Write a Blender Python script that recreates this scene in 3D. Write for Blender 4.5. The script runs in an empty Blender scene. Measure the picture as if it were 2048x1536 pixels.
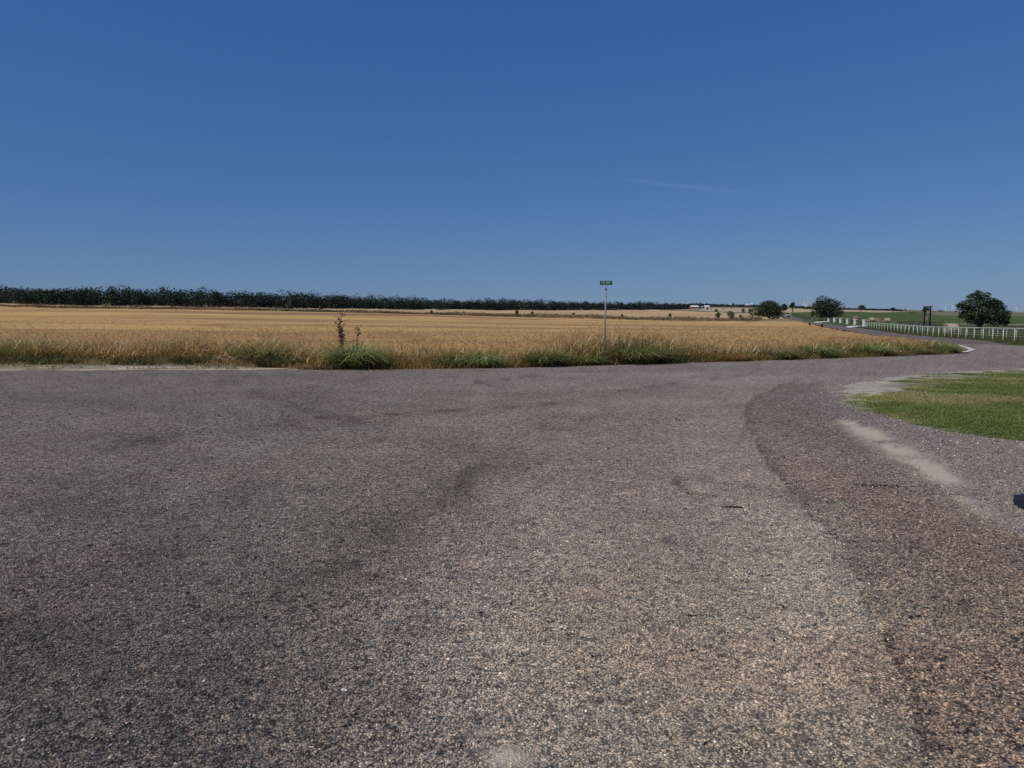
import bpy, math, random
import numpy as np
from mathutils import Vector
R = np.random.RandomState(7); random.seed(7)
SC = bpy.context.scene; COL = SC.collection
PI = math.pi
# ------------------------------------------------------------------ camera
F = 1450.0; EYE = 1.6; HZ = 648.0
PT = math.atan((768-HZ)/F); cP, sP = math.cos(PT), math.sin(PT)
cam = bpy.data.cameras.new('camera'); camo = bpy.data.objects.new('camera', cam); COL.objects.link(camo)
camo.location = (0, 0, EYE); camo.rotation_euler = (PI/2-PT, 0, 0)
cam.sensor_width = 36; cam.lens = 36*F/2048; cam.clip_end = 30000; cam.clip_start = .05
SC.camera = camo
# ------------------------------------------------------------------ sky and sun
SUN_EL, SUN_AZ = math.radians(50), math.radians(-128)     # azimuth measured from +Y towards +X
W = bpy.data.worlds.new('World'); SC.world = W; W.use_nodes = True
nt = W.node_tree; nt.nodes.clear()
wo = nt.nodes.new('ShaderNodeOutputWorld'); bg = nt.nodes.new('ShaderNodeBackground')
sk = nt.nodes.new('ShaderNodeTexSky'); sk.sky_type = 'NISHITA'; sk.sun_disc = False
sk.sun_elevation = SUN_EL; sk.sun_rotation = SUN_AZ; sk.altitude = 250
sk.air_density = 1.0; sk.dust_density = 0.2; sk.ozone_density = 2.5
# clear, dry, deep-blue afternoon air: each channel of the sky follows its own response
se = nt.nodes.new('ShaderNodeSeparateColor'); cbn = nt.nodes.new('ShaderNodeCombineColor'); nt.links.new(sk.outputs[0], se.inputs[0])
for i_, (g_, a_) in enumerate(((.92, .565), (.72, 1.215), (.46, 3.32))):
    pn_ = nt.nodes.new('ShaderNodeMath'); pn_.operation = 'POWER'; pn_.inputs[1].default_value = g_; nt.links.new(se.outputs[i_], pn_.inputs[0])
    mn_ = nt.nodes.new('ShaderNodeMath'); mn_.operation = 'MULTIPLY'; mn_.inputs[1].default_value = a_; nt.links.new(pn_.outputs[0], mn_.inputs[0]); nt.links.new(mn_.outputs[0], cbn.inputs[i_])
# two faint stretched cirrus streaks, placed by their bearing and height in the sky
def skydir(u, v):
    cy = (768-v)/F; d = Vector(((u-1024)/F, cP+cy*sP, -sP+cy*cP)); return d.normalized()
tcw = nt.nodes.new('ShaderNodeTexCoord'); prev = cbn.outputs[0]
def vm(op, a, b=None, val=None):
    n = nt.nodes.new('ShaderNodeVectorMath'); n.operation = op; nt.links.new(a, n.inputs[0])
    if b is not None: nt.links.new(b, n.inputs[1])
    if val is not None: n.inputs[1].default_value = val
    return n.outputs[0] if op not in ('DOT_PRODUCT', 'LENGTH') else n.outputs['Value']
def sm(op, a, b, c=None):
    n = nt.nodes.new('ShaderNodeMath'); n.operation = op; n.use_clamp = (op == 'MULTIPLY')
    for i, q in enumerate((a, b, c)):
        if q is None: continue
        if isinstance(q, (int, float)): n.inputs[i].default_value = q
        else: nt.links.new(q, n.inputs[i])
    return n.outputs[0]
nzw = nt.nodes.new('ShaderNodeTexNoise'); nzw.inputs['Scale'].default_value = 40; nt.links.new(tcw.outputs['Generated'], nzw.inputs['Vector'])
for (u0, v0, u1, v1, wid, st_) in ((1235, 357, 1515, 389, .0026, .20), (1425, 326, 1500, 334, .0014, .10)):
    a_, b_ = skydir(u0, v0), skydir(u1, v1); nrm = a_.cross(b_).normalized(); mid = (a_+b_).normalized(); half = (a_-b_).length/2
    d1 = vm('DOT_PRODUCT', tcw.outputs['Generated'], val=nrm); d1 = sm('ABSOLUTE', d1, 0.0)
    ax = (b_-a_).normalized(); d2 = sm('ABSOLUTE', vm('DOT_PRODUCT', tcw.outputs['Generated'], val=ax), 0.0)
    off = a_.dot(ax)/2+b_.dot(ax)/2
    n2 = nt.nodes.new('ShaderNodeMath'); n2.operation = 'SUBTRACT'; nt.links.new(vm('DOT_PRODUCT', tcw.outputs['Generated'], val=ax), n2.inputs[0]); n2.inputs[1].default_value = off
    d2 = sm('ABSOLUTE', n2.outputs[0], 0.0)
    m1 = nt.nodes.new('ShaderNodeMapRange'); m1.interpolation_type = 'SMOOTHSTEP'; nt.links.new(d1, m1.inputs[0]); m1.inputs[1].default_value = 0; m1.inputs[2].default_value = wid*1.8; m1.inputs[3].default_value = 1; m1.inputs[4].default_value = 0
    m2 = nt.nodes.new('ShaderNodeMapRange'); m2.interpolation_type = 'SMOOTHSTEP'; nt.links.new(d2, m2.inputs[0]); m2.inputs[1].default_value = half*.55; m2.inputs[2].default_value = half*1.05; m2.inputs[3].default_value = 1; m2.inputs[4].default_value = 0
    fac = sm('MULTIPLY', sm('MULTIPLY', m1.outputs[0], m2.outputs[0]), sm('MULTIPLY', nzw.outputs[0], st_*.9))
    fm = nt.nodes.new('ShaderNodeMix'); fm.data_type = 'RGBA'; nt.links.new(fac, fm.inputs[0]); nt.links.new(prev, fm.inputs[6]); fm.inputs[7].default_value = (4.5, 6.5, 9.5, 1); prev = fm.outputs[2]
nt.links.new(prev, bg.inputs[0])
bg.inputs[1].default_value = 0.06
nt.links.new(bg.outputs[0], wo.inputs[0])
sl = bpy.data.lights.new('sun', 'SUN'); sl.energy = 3.6; sl.angle = math.radians(.53); sl.color = (1, .94, .85)
so = bpy.data.objects.new('sun', sl); COL.objects.link(so)
sd = Vector((math.sin(SUN_AZ)*math.cos(SUN_EL), math.cos(SUN_AZ)*math.cos(SUN_EL), math.sin(SUN_EL)))
so.rotation_euler = sd.to_track_quat('Z', 'Y').to_euler(); so.location = (0, 0, 60)
SC.view_settings.view_transform = 'Standard'; SC.view_settings.look = 'None'
SC.view_settings.exposure = -0.2; SC.view_settings.gamma = 1; SC.view_settings.use_curve_mapping = False
SC.cycles.use_denoising = False
SC.cycles.max_bounces = 5; SC.cycles.diffuse_bounces = 2; SC.cycles.transparent_max_bounces = 8

# ------------------------------------------------------------------ helpers
def tag(o, label=None, cat=None, group=None, kind=None):
    if label: o['label'] = label
    if cat: o['category'] = cat
    if group: o['group'] = group
    if kind: o['kind'] = kind
    return o
def empty(name, loc, label, cat, group=None, rz=0):
    o = bpy.data.objects.new(name, None); COL.objects.link(o); o.location = loc; o.rotation_euler = (0, 0, rz)
    o.empty_display_size = .2
    return tag(o, label, cat, group)
def link(name, me, mat=None, parent=None, loc=None):
    o = bpy.data.objects.new(name, me); COL.objects.link(o)
    if mat is not None and not me.materials: me.materials.append(mat)
    if parent is not None: o.parent = parent
    if loc is not None: o.location = loc
    return o
def npmesh(name, V, Fc, smooth=False, attrs=None, fattrs=None):
    """V (n,3), Fc (m,k) constant k"""
    me = bpy.data.meshes.new(name); V = np.asarray(V, np.float32); Fc = np.asarray(Fc, np.int32)
    m, k = Fc.shape
    me.vertices.add(len(V)); me.vertices.foreach_set('co', V.ravel())
    me.loops.add(m*k); me.loops.foreach_set('vertex_index', Fc.ravel())
    me.polygons.add(m); me.polygons.foreach_set('loop_start', np.arange(0, m*k, k, dtype=np.int32))
    me.polygons.foreach_set('loop_total', np.full(m, k, np.int32))
    me.polygons.foreach_set('use_smooth', np.full(m, smooth, bool))
    for n, a in (attrs or {}).items():
        a = np.asarray(a, np.float32)
        if a.ndim == 1: at = me.attributes.new(n, 'FLOAT', 'POINT'); at.data.foreach_set('value', a)
        else: at = me.attributes.new(n, 'FLOAT_VECTOR', 'POINT'); at.data.foreach_set('vector', a.ravel())
    me.update(calc_edges=True); me.validate()
    return me
class MB:
    def __init__(s): s.v = []; s.f = []
    def add(s, vs, fs):
        b = len(s.v); s.v += [tuple(p) for p in vs]; s.f += [tuple(b+i for i in f) for f in fs]; return s
    def box(s, c, d, rz=0, taper=1.0):
        cx, cy, cz = c; dx, dy, dz = d[0]/2, d[1]/2, d[2]/2; ca, sa = math.cos(rz), math.sin(rz); vs = []
        for z in (-dz, dz):
            t = 1 if z < 0 else taper
            for x, y in ((-dx, -dy), (dx, -dy), (dx, dy), (-dx, dy)):
                x *= t; y *= t
                vs.append((cx+x*ca-y*sa, cy+x*sa+y*ca, cz+z))
        return s.add(vs, [(3, 2, 1, 0), (4, 5, 6, 7), (0, 1, 5, 4), (1, 2, 6, 5), (2, 3, 7, 6), (3, 0, 4, 7)])
    def tube(s, pts, rads, n=8, cap=True):
        pts = [Vector(p) for p in pts]
        if not hasattr(rads, '__len__'): rads = [rads]*len(pts)
        b = len(s.v); up = None
        for i, p in enumerate(pts):
            d = (pts[min(i+1, len(pts)-1)]-pts[max(i-1, 0)]).normalized()
            if up is None: up = Vector((0, 0, 1)) if abs(d.z) < .9 else Vector((1, 0, 0))
            a = d.cross(up).normalized(); c = d.cross(a).normalized(); up = -c if False else up
            for k in range(n):
                t = 2*PI*k/n; q = p+a*(math.cos(t)*rads[i])+c*(math.sin(t)*rads[i]); s.v.append(tuple(q))
        for i in range(len(pts)-1):
            for k in range(n):
                s.f.append((b+i*n+k, b+i*n+(k+1) % n, b+(i+1)*n+(k+1) % n, b+(i+1)*n+k))
        if cap:
            s.f.append(tuple(b+k for k in range(n-1, -1, -1))); s.f.append(tuple(b+(len(pts)-1)*n+k for k in range(n)))
        return s
    def mesh(s, name, smooth=False):
        me = bpy.data.meshes.new(name); me.from_pydata(s.v, [], s.f)
        if smooth: me.polygons.foreach_set('use_smooth', [True]*len(me.polygons))
        me.update(); return me
    def build(s, name, mat, parent=None, smooth=False, loc=None):
        return link(name, s.mesh(name, smooth), mat, parent, loc)
# numpy value noise
def vnoise(x, y, seed=0):
    x = np.asarray(x, float); y = np.asarray(y, float)
    xi = np.floor(x).astype(np.int64); yi = np.floor(y).astype(np.int64); fx = x-xi; fy = y-yi
    fx = fx*fx*(3-2*fx); fy = fy*fy*(3-2*fy)
    def h(a, b):
        n = (a*374761393+b*668265263+seed*1442695041) & 0xffffffff
        n = ((n ^ (n >> 13))*1274126177) & 0xffffffff
        return ((n ^ (n >> 16)) & 0xffff)/65535.0
    return (h(xi, yi)*(1-fx)+h(xi+1, yi)*fx)*(1-fy)+(h(xi, yi+1)*(1-fx)+h(xi+1, yi+1)*fx)*fy
def fbm(x, y, seed=0, o=4):
    r = 0; a = .5; t = 0
    for i in range(o): r = r+a*vnoise(x*2**i, y*2**i, seed+i*17); t += a; a *= .5
    return r/t
def sst(a, b, x): t = np.clip((x-a)/(b-a), 0, 1); return t*t*(3-2*t)
# ------------------------------------------------------------------ view geometry -> places on the ground
def ratio(v): cy = (768-np.asarray(v, float))/F; return (-sP+cy*cP)/(cP+cy*sP)     # z/y of the line of sight
def xr(u, v): cy = (768-np.asarray(v, float))/F; return ((np.asarray(u, float)-1024)/F)/(cP+cy*sP)
def flat(u, v): y = -EYE/ratio(v); return xr(u, v)*y, y
# height survey of the land: rows are distances, columns bearings
YS = [60, 100, 150, 200, 250, 300, 400, 550, 800, 1200, 2000, 3500]
TB = {-1400: [0, 656, 638, 624, 615, 608, 602, 598, 596, 594, 594, 596],
      0:    [0, 658, 640, 627, 618, 611, 604.5, 600, 598, 596, 596, 598],
      548:  [0, 661, 645, 634, 627, 622, 616, 611, 607, 605, 604, 606],
      860:  [0, 664, 649, 639, 632.5, 628, 623, 619, 615, 611, 609, 611],
      1024: [0, 665, 651, 643, 637, 632.5, 626, 620.5, 615, 611, 609, 611],
      1148: [0, 666, 653, 646, 641, 637, 629, 622, 616, 611, 609, 611],
      1350: [0, 667, 655, 649, 645, 641, 634, 627, 620, 615, 612, 613],
      1500: [0, 668, 656, 648, 642, 638.5, 633, 627, 621, 616, 612.5, 613],
      1600: [0, 669, 657, 648, 641.5, 637, 630.5, 625, 621, 617, 613, 614],
      1660: [0, 670, 657, 650, 645, 641, 634, 628, 623, 619, 616, 617],
      1750: [0, 671, 656, 651, 646, 643, 637.5, 632, 626, 621, 619, 620],
      1900: [0, 671.2, 657, 651, 647, 644, 639, 634, 629, 625, 623, 624],
      2048: [0, 671.2, 657, 651, 647, 644, 639, 634, 630, 627.5, 625.5, 626],
      3500: [0, 671.2, 657, 651, 647, 644, 639, 634, 630, 628, 627, 627]}
UG = np.arange(-1400, 3501, 20.0); LG = np.linspace(math.log(20), math.log(12000), 320)
_cu = sorted(TB); ZT = np.zeros((len(UG), len(LG)))
_z = np.array([[0]+[EYE+YS[i]*float(ratio(TB[c][i])) for i in range(1, 12)] for c in _cu])
for j in range(len(LG)):
    y = math.exp(LG[j])
    zz = [np.interp(LG[j], np.log([40]+YS+[12000]), [0]+list(r)+[r[-1]*1.0]) for r in _z]
    ZT[:, j] = np.interp(UG, _cu, zz)
def gsm(A, s, ax):
    k = np.exp(-.5*(np.arange(-3*s, 3*s+1)/s)**2); k /= k.sum()
    P = np.pad(A, [(3*s, 3*s) if i == ax else (0, 0) for i in range(2)], mode='edge')
    return np.apply_along_axis(lambda m: np.convolve(m, k, 'valid'), ax, P)
ZT = gsm(gsm(ZT, 3, 1), 3, 0)
ZT[:, LG < math.log(42)] = 0
GO = -.03                                                    # open land lies 3 cm under the road surface
def gz(x, y):
    x = np.asarray(x, float); y = np.asarray(y, float); yy = np.maximum(y, 20.5)
    u = np.clip(1024+F*x/yy, UG[0], UG[-1]-.1); l = np.clip(np.log(yy), LG[0], LG[-1]-1e-6)
    i = (u-UG[0])/20; j = (l-LG[0])/(LG[1]-LG[0]); i0 = i.astype(int); j0 = j.astype(int); fi = i-i0; fj = j-j0
    z = ZT[i0, j0]*(1-fi)*(1-fj)+ZT[i0+1, j0]*fi*(1-fj)+ZT[i0, j0+1]*(1-fi)*fj+ZT[i0+1, j0+1]*fi*fj
    return z+GO
_ys = np.exp(np.linspace(math.log(45), math.log(5000), 700))
def hit(u, v):
    """where the line of sight through picture point (u,v) meets the land"""
    r = float(ratio(v)); k = float(xr(u, v))
    z = gz(k*_ys, _ys); d = (EYE+r*_ys)-z
    idx = np.where(d <= 0)[0]
    if len(idx) == 0: y = _ys[-1]
    elif idx[0] == 0: y = -EYE/r
    else:
        i = idx[0]; t = d[i-1]/(d[i-1]-d[i]+1e-9); y = _ys[i-1]+t*(_ys[i]-_ys[i-1])
    return float(k*y), float(y), float(gz(k*y, y))
def at(u, y):
    x = (u-1024)/F*y; return float(x), float(y), float(gz(x, y))
# ------------------------------------------------------------------ materials
def nmat(name):
    m = bpy.data.materials.new(name); m.use_nodes = True; t = m.node_tree
    b = t.nodes['Principled BSDF']; b.inputs['Roughness'].default_value = .9
    b.inputs['Specular IOR Level'].default_value = .2
    return m, t, b
def N(t, k, **kw):
    n = t.nodes.new(k)
    for a, b in kw.items(): setattr(n, a, b)
    return n
def rgbmix(t, bt, fac, a, b):
    n = N(t, 'ShaderNodeMix', data_type='RGBA', blend_type=bt)
    for i, q in ((0, fac), (6, a), (7, b)):
        if hasattr(q, 'is_linked') or hasattr(q, 'links'): t.links.new(q, n.inputs[i])
        else: n.inputs[i].default_value = q if i == 0 else (*q[:3], 1)
    return n.outputs[2]
def ramp(t, src, stops, const=False):
    n = N(t, 'ShaderNodeValToRGB'); e = n.color_ramp.elements
    if const: n.color_ramp.interpolation = 'CONSTANT'
    while len(e) > 1: e.remove(e[-1])
    e[0].position = stops[0][0]; e[0].color = (*stops[0][1], 1)
    for p, c in stops[1:]:
        q = e.new(p); q.color = (*c, 1)
    t.links.new(src, n.inputs[0]); return n.outputs[0]
def noise(t, scale, detail=4, rough=.6, co=None, vec=None):
    n = N(t, 'ShaderNodeTexNoise'); n.inputs['Scale'].default_value = scale; n.inputs['Detail'].default_value = detail
    n.inputs['Roughness'].default_value = rough
    if vec is not None: t.links.new(vec, n.inputs['Vector'])
    return n.outputs[0]
def geo_pos(t, scale=(1, 1, 1)):
    g = N(t, 'ShaderNodeNewGeometry'); m = N(t, 'ShaderNodeMapping'); m.inputs['Scale'].default_value = scale
    t.links.new(g.outputs['Position'], m.inputs['Vector']); return m.outputs[0]
def bump(t, b, h, dist, strength=1.0):
    n = N(t, 'ShaderNodeBump'); n.inputs['Distance'].default_value = dist; n.inputs['Strength'].default_value = strength
    t.links.new(h, n.inputs['Height']); t.links.new(n.outputs[0], b.inputs['Normal'])
def simple(name, col, rough=.6, var=.25, scale=8, metal=0, spec=.3, bmp=0):
    m, t, b = nmat(name); b.inputs['Roughness'].default_value = rough; b.inputs['Metallic'].default_value = metal
    b.inputs['Specular IOR Level'].default_value = spec
    tc = N(t, 'ShaderNodeTexCoord'); n = noise(t, scale, 5, .65, vec=tc.outputs['Object'])
    lo = tuple(c*(1-var) for c in col); hi = tuple(min(1, c*(1+var)) for c in col)
    t.links.new(ramp(t, n, [(.3, lo), (.7, hi)]), b.inputs['Base Color'])
    if bmp: bump(t, b, n, bmp)
    return m
def attr_col(t, name='tint', inst=False):
    a = N(t, 'ShaderNodeAttribute'); a.attribute_name = name
    if inst: a.attribute_type = 'INSTANCER'
    return a
def leafmat(name, attr='tint', trans=.35, rough=.6, inst_rand=None, fixed=None, spec=.15):
    m, t, b = nmat(name); b.inputs['Roughness'].default_value = rough; b.inputs['Specular IOR Level'].default_value = spec
    if fixed is None: c = attr_col(t, attr).outputs['Vector']
    else: c = ramp(t, N(t, 'ShaderNodeObjectInfo').outputs['Random'], fixed)
    if inst_rand:
        oi = N(t, 'ShaderNodeObjectInfo'); c = rgbmix(t, 'MULTIPLY', 1.0, c, ramp(t, oi.outputs['Random'], inst_rand))
    t.links.new(c, b.inputs['Base Color'])
    tr = N(t, 'ShaderNodeBsdfTranslucent'); t.links.new(c, tr.inputs[0])
    mx = N(t, 'ShaderNodeMixShader'); mx.inputs[0].default_value = trans
    t.links.new(b.outputs[0], mx.inputs[1]); t.links.new(tr.outputs[0], mx.inputs[2])
    t.links.new(mx.outputs[0], t.nodes['Material Output'].inputs[0]); return m
def landmat(name, base, spots, scale=(1, 1, 1), ns=(.05, .4, 3), bd=.15, use_tint=False, lines=None):
    """patchy open land: base colours by three sizes of noise in world metres"""
    m, t, b = nmat(name); b.inputs['Specular IOR Level'].default_value = .05; b.inputs['Roughness'].default_value = 1
    p = geo_pos(t, scale)
    a = noise(t, ns[0], 5, .6, vec=p); c = noise(t, ns[1], 4, .6, vec=p); d = noise(t, ns[2], 3, .7, vec=geo_pos(t))
    col = ramp(t, a, base)
    col = rgbmix(t, 'MULTIPLY', .8, col, ramp(t, c, spots))
    col = rgbmix(t, 'MULTIPLY', .7, col, ramp(t, d, [(.3, (.55, .55, .55)), (.7, (1.35, 1.35, 1.35))]))
    if lines:                                             # curving machine tracks
        for sc_, c0, wd_ in lines:
            q = noise(t, sc_, 0, .5, vec=geo_pos(t, (.6, 1, 1))); e_ = wd_
            col = rgbmix(t, 'MULTIPLY', .55, col, ramp(t, q, [(c0-e_*2, (1, 1, 1)), (c0-e_*.5, (.66, .58, .55)), (c0+e_*.5, (.66, .58, .55)), (c0+e_*2, (1, 1, 1))]))
    if use_tint: col = rgbmix(t, 'MULTIPLY', 1.0, col, attr_col(t).outputs['Vector'])
    t.links.new(col, b.inputs['Base Color']); bump(t, b, d, bd, .6)
    return m
# ------------------------------------------------------------------ LAND
SR = np.concatenate([np.linspace(-3.2, -1.3, 30)[:-1], np.linspace(-1.3, 1.3, 330), np.linspace(1.3, 3.2, 30)[1:]])
YR = np.concatenate([[-90, -20, 10, 20], np.exp(np.linspace(math.log(30), math.log(9000), 300))])
Yg, Sg = np.meshgrid(YR, SR, indexing='ij')
Xg = Sg*np.maximum(Yg, 45); Zg = gz(Xg, Yg)
Zg = Zg+np.where(Yg > 60, (fbm(Xg/35, Yg/35, 3, 3)-.5)*.012*np.minimum(Yg, 400)/4, 0)
nY, nS = Yg.shape
idx = np.arange(nY*nS).reshape(nY, nS)
quads = np.stack([idx[:-1, :-1], idx[:-1, 1:], idx[1:, 1:], idx[1:, :-1]], -1).reshape(-1, 4)
Pv = np.stack([Xg, Yg, Zg], -1).reshape(-1, 3)
cen = Pv[quads].mean(1); cx_, cy_ = cen[:, 0], cen[:, 1]; cu_ = 1024+F*cx_/np.maximum(cy_, 45)
# road B: right-hand edge
RB_E = [hit(1548, 626.5), hit(1566, 630.5), hit(1590, 636), hit(1612, 641), hit(1650, 648), hit(1705, 655.6), hit(1741, 661.5)]
_p = RB_E[-1]
RB_E += [(50.5, 88, float(gz(50.5, 88))), (45.0, 72.5, 0), (40.4, 60, 0), (37.6, 52.9, 0)]
RBx = np.array([p[0] for p in RB_E]); RBy = np.array([p[1] for p in RB_E])
def road_x(y): return np.interp(y, RBy[::-1], RBx[::-1])-3.0
def bound(u): return np.interp(u, [-3500, 0, 150, 548, 860, 1024, 1148, 1350, 1500, 1560], [290, 285, 280, 300, 288, 290, 300, 292, 245, 238])
past = (cx_ > road_x(cy_)) & (cy_ > 40)
yb = bound(cu_)
zone = np.zeros(len(quads), int)                                 # 0 gold
zone[(~past) & (cy_ >= yb)] = 1                                     # weedy bank
zone[(~past) & (cy_ >= yb*np.interp(cu_, [0, 548, 860, 1100], [1.05, 1.05, 1.10, 1.22]))] = 2   # stubble
zone[(~past) & (cy_ >= np.interp(cu_, [0, 548, 860, 1250, 1350, 1500], [360, 430, 600, 760, 700, 520]))] = 4   # far land
zone[past] = 3
zone[past & (cy_ > np.interp(cu_, [1560, 1600, 1700, 1775, 1825], [560, 600, 820, 860, 1150])) & (cu_ < 1825)] = 5
zone[past & (cy_ > np.interp(cu_, [1825, 1870, 1950, 2100], [1150, 640, 600, 600])) & (cu_ >= 1825)] = 4
zone[(cy_ > 1150) & (cu_ > 1380)] = 4
zone[(cu_ > 1560) & (cy_ > 1150)] = 4
M_GOLD = landmat('dry_gold_grass', [(.34, (.31, .185, .115)), (.45, (.43, .27, .125)), (.56, (.56, .375, .145)), (.75, (.52, .345, .15))],
                 [(.35, (.80, .74, .74)), (.55, (1.05, 1.03, 1.0))], scale=(.28, 1.5, 1), ns=(.022, .13, 2.2), lines=[(.012, .46, .006), (.012, .54, .006), (.02, .5, .006)])
M_BANK = landmat('weedy_bank', [(.3, (.20, .15, .07)), (.5, (.33, .21, .11)), (.7, (.20, .19, .08))], [(.3, (.6, .6, .6)), (.6, (1.1, 1.1, 1.1))], scale=(.5, 1, 1), ns=(.08, .4, 2))
M_STUB = landmat('pale_stubble', [(.35, (.40, .25, .15)), (.6, (.55, .39, .22))], [(.35, (.8, .78, .75)), (.6, (1.05, 1.05, 1.0))], scale=(.2, 1.2, 1), ns=(.02, .1, 1))
M_PAST = landmat('green_pasture', [(.3, (.060, .082, .030)), (.5, (.085, .12, .038)), (.72, (.15, .13, .065))], [(.3, (.7, .75, .7)), (.6, (1.1, 1.1, 1.1))], scale=(.25, 1.2, 1), ns=(.03, .2, 2))
M_FAR = landmat('far_olive_land', [(.35, (.13, .14, .075)), (.6, (.22, .18, .11))], [(.3, (.7, .75, .7)), (.6, (1.1, 1.1, 1.1))], scale=(.12, 1, 1), ns=(.004, .02, .2))
M_PALE = landmat('pale_cut_wheat', [(.35, (.40, .31, .20)), (.6, (.46, .36, .23))], [(.3, (.9, .9, .9)), (.6, (1.05, 1.05, 1.05))], scale=(.1, 1, 1), ns=(.01, .1, 1))
for zi, nm, mt in ((0, 'gold_field', M_GOLD), (1, 'field_bank', M_BANK), (2, 'stubble_field', M_STUB), (3, 'pasture', M_PAST), (4, 'far_fields', M_FAR), (5, 'wheat_field', M_PALE)):
    q = quads[zone == zi]; used, inv = np.unique(q, return_inverse=True)
    o = link(nm, npmesh(nm, Pv[used], inv.reshape(-1, 4), smooth=True), mt); tag(o, kind='structure')
# ------------------------------------------------------------------ ROAD SURFACE
def pw(pts): return np.array([flat(u, v) for u, v in pts])
GE = [(-900, 745), (0, 742), (400, 741), (760, 739), (1024, 736), (1300, 728), (1450, 723.5), (1600, 719), (1800, 712), (1900, 708), (1932, 705)]
GEw = pw(GE)                                                   # edge of the road along the tall grass
def ge_y(x): return np.interp(x, GEw[:, 0], GEw[:, 1])
def dseg(x, y, P):
    """distance to polyline P and position along it (0..1)"""
    best = np.full(x.shape, 1e9); tt = np.zeros(x.shape); L = len(P)-1
    for i in range(L):
        a, b = P[i], P[i+1]; d = b-a; q = ((x-a[0])*d[0]+(y-a[1])*d[1])/(d@d); q = np.clip(q, 0, 1)
        r = np.hypot(x-a[0]-q*d[0], y-a[1]-q*d[1]); m = r < best; best = np.where(m, r, best); tt = np.where(m, (i+q)/L, tt)
    return best, tt
def inpoly(x, y, P):
    c = np.zeros(x.shape, bool); n = len(P)
    for i in range(n):
        x1, y1 = P[i]; x2, y2 = P[(i+1) % n]
        if y1 == y2: continue
        k = ((y1 > y) != (y2 > y)) & (x < (x2-x1)*(y-y1)/(y2-y1)+x1); c ^= k
    return c
# stains and wheel marks: (points, half width m, strength <0 darker >0 lighter)
STR = [([(500, 775), (530, 790), (560, 803), (610, 822), (700, 838), (780, 850)], .22, -.34), ([(560, 780), (700, 800), (900, 815)], .5, -.14), ([(590, 790), (640, 808), (720, 815)], .5, -.16),
       ([(560, 842), (640, 836), (820, 826), (1000, 815), (1100, 805), (1150, 800)], .10, -.42), ([(945, 768), (985, 762), (1020, 756), (1100, 748)], .16, -.40), ([(945, 758), (965, 768), (1010, 778)], .12, -.3),
       ([(1190, 795), (1240, 782), (1330, 768), (1420, 760), (1520, 745)], .13, -.32), ([(380, 757), (640, 776), (900, 800)], .2, -.18), ([(430, 775), (520, 800), (600, 850), (640, 930)], .12, -.12),
       ([(0, 748), (500, 750), (1100, 744), (1500, 732), (1800, 718)], .35, -.22), ([(0, 790), (300, 815), (620, 860)], .5, -.10),
       ([(975, 915), (945, 945), (915, 985), (890, 1030)], .13, -.30), ([(1060, 880), (960, 940), (880, 1000), (700, 1090), (500, 1150)], .30, -.12), ([(880, 960), (930, 975)], .16, -.18),
       ([(830, 1010), (760, 1100), (600, 1170), (480, 1190)], .2, -.15), ([(200, 900), (330, 870)], .4, -.12), ([(820, 870), (960, 900), (1060, 895)], .3, -.12),
       ([(300, 880), (315, 890)], .22, -.26), ([(0, 1000), (260, 1030), (400, 1180), (420, 1500)], .3, -.14), ([(0, 1180), (120, 1300), (160, 1536)], .25, -.14), ([(440, 1220), (480, 1228)], .07, -.25),
       ([(1345, 955), (1362, 972), (1395, 985), (1440, 990)], .07, -.36), ([(1330, 1085), (1350, 1094), (1375, 1097)], .06, -.28), ([(1085, 1150), (1140, 1162), (1200, 1170)], .06, -.26),
       ([(1395, 952), (1440, 966), (1452, 975)], .07, -.24), ([(800, 1395), (830, 1405), (850, 1432)], .07, -.34), ([(1140, 940), (1170, 948), (1195, 944)], .12, -.24), ([(1070, 846), (1095, 856), (1130, 858)], .13, -.28), ([(1070, 832), (1110, 838)], .1, -.2),
       ([(1640, 745), (1600, 758), (1570, 775)], .1, -.2), ([(1580, 845), (1590, 852)], .15, -.15), ([(1740, 1000), (1750, 1010)], .08, -.2), ([(1500, 960), (1512, 972)], .09, -.22),
       ([(1200, 1300), (1500, 1050), (1500, 900), (1420, 830), (1500, 760), (1800, 730)], .9, .16), ([(1600, 1536), (1620, 1200), (1560, 1000)], .45, .14),
       ([(900, 1536), (1000, 1200), (1120, 980), (1200, 860), (1150, 820)], .5, .10), ([(760, 850), (1000, 835), (1200, 815)], .45, .18), ([(1060, 775), (1150, 780), (1300, 772)], .3, .12),
       ([(120, 770), (600, 765)], .5, .10), ([(200, 1100), (420, 960), (560, 870)], .4, .12), ([(1000, 775), (1400, 748)], .5, .08), ([(330, 1400), (420, 1150), (640, 950), (900, 850)], .35, .12)]
STRW = [(pw(p), w, s) for p, w, s in STR]
NEWSEAL = pw([(1560, 770), (1525, 787), (1497, 806), (1488, 826), (1496, 860), (1530, 920), (1600, 1010), (1690, 1120), (1740, 1240), (1790, 1340), (1850, 1536), (1900, 1800),
              (2600, 1800), (2500, 1200), (2048, 1078), (1990, 1040), (1900, 985), (1810, 905), (1750, 868), (1700, 845), (1670, 815), (1665, 780), (1640, 765)])
SEALEDGE = NEWSEAL[:12]
SAND = pw([(1695, 843), (1750, 872), (1810, 905), (1860, 938), (1915, 982), (1960, 1015), (2010, 1055), (2060, 1080)])
LAWN = pw([(1688, 781), (1687, 800), (1700, 815), (1745, 826), (1790, 836), (1830, 850), (1900, 864), (1960, 873), (2048, 884), (2400, 905), (3000, 905), (3000, 742), (2400, 735), (2048, 737), (1960, 742), (1850, 748), (1760, 757), (1710, 768)])
LAWNEDGE = np.vstack([LAWN, LAWN[:1]])
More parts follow.
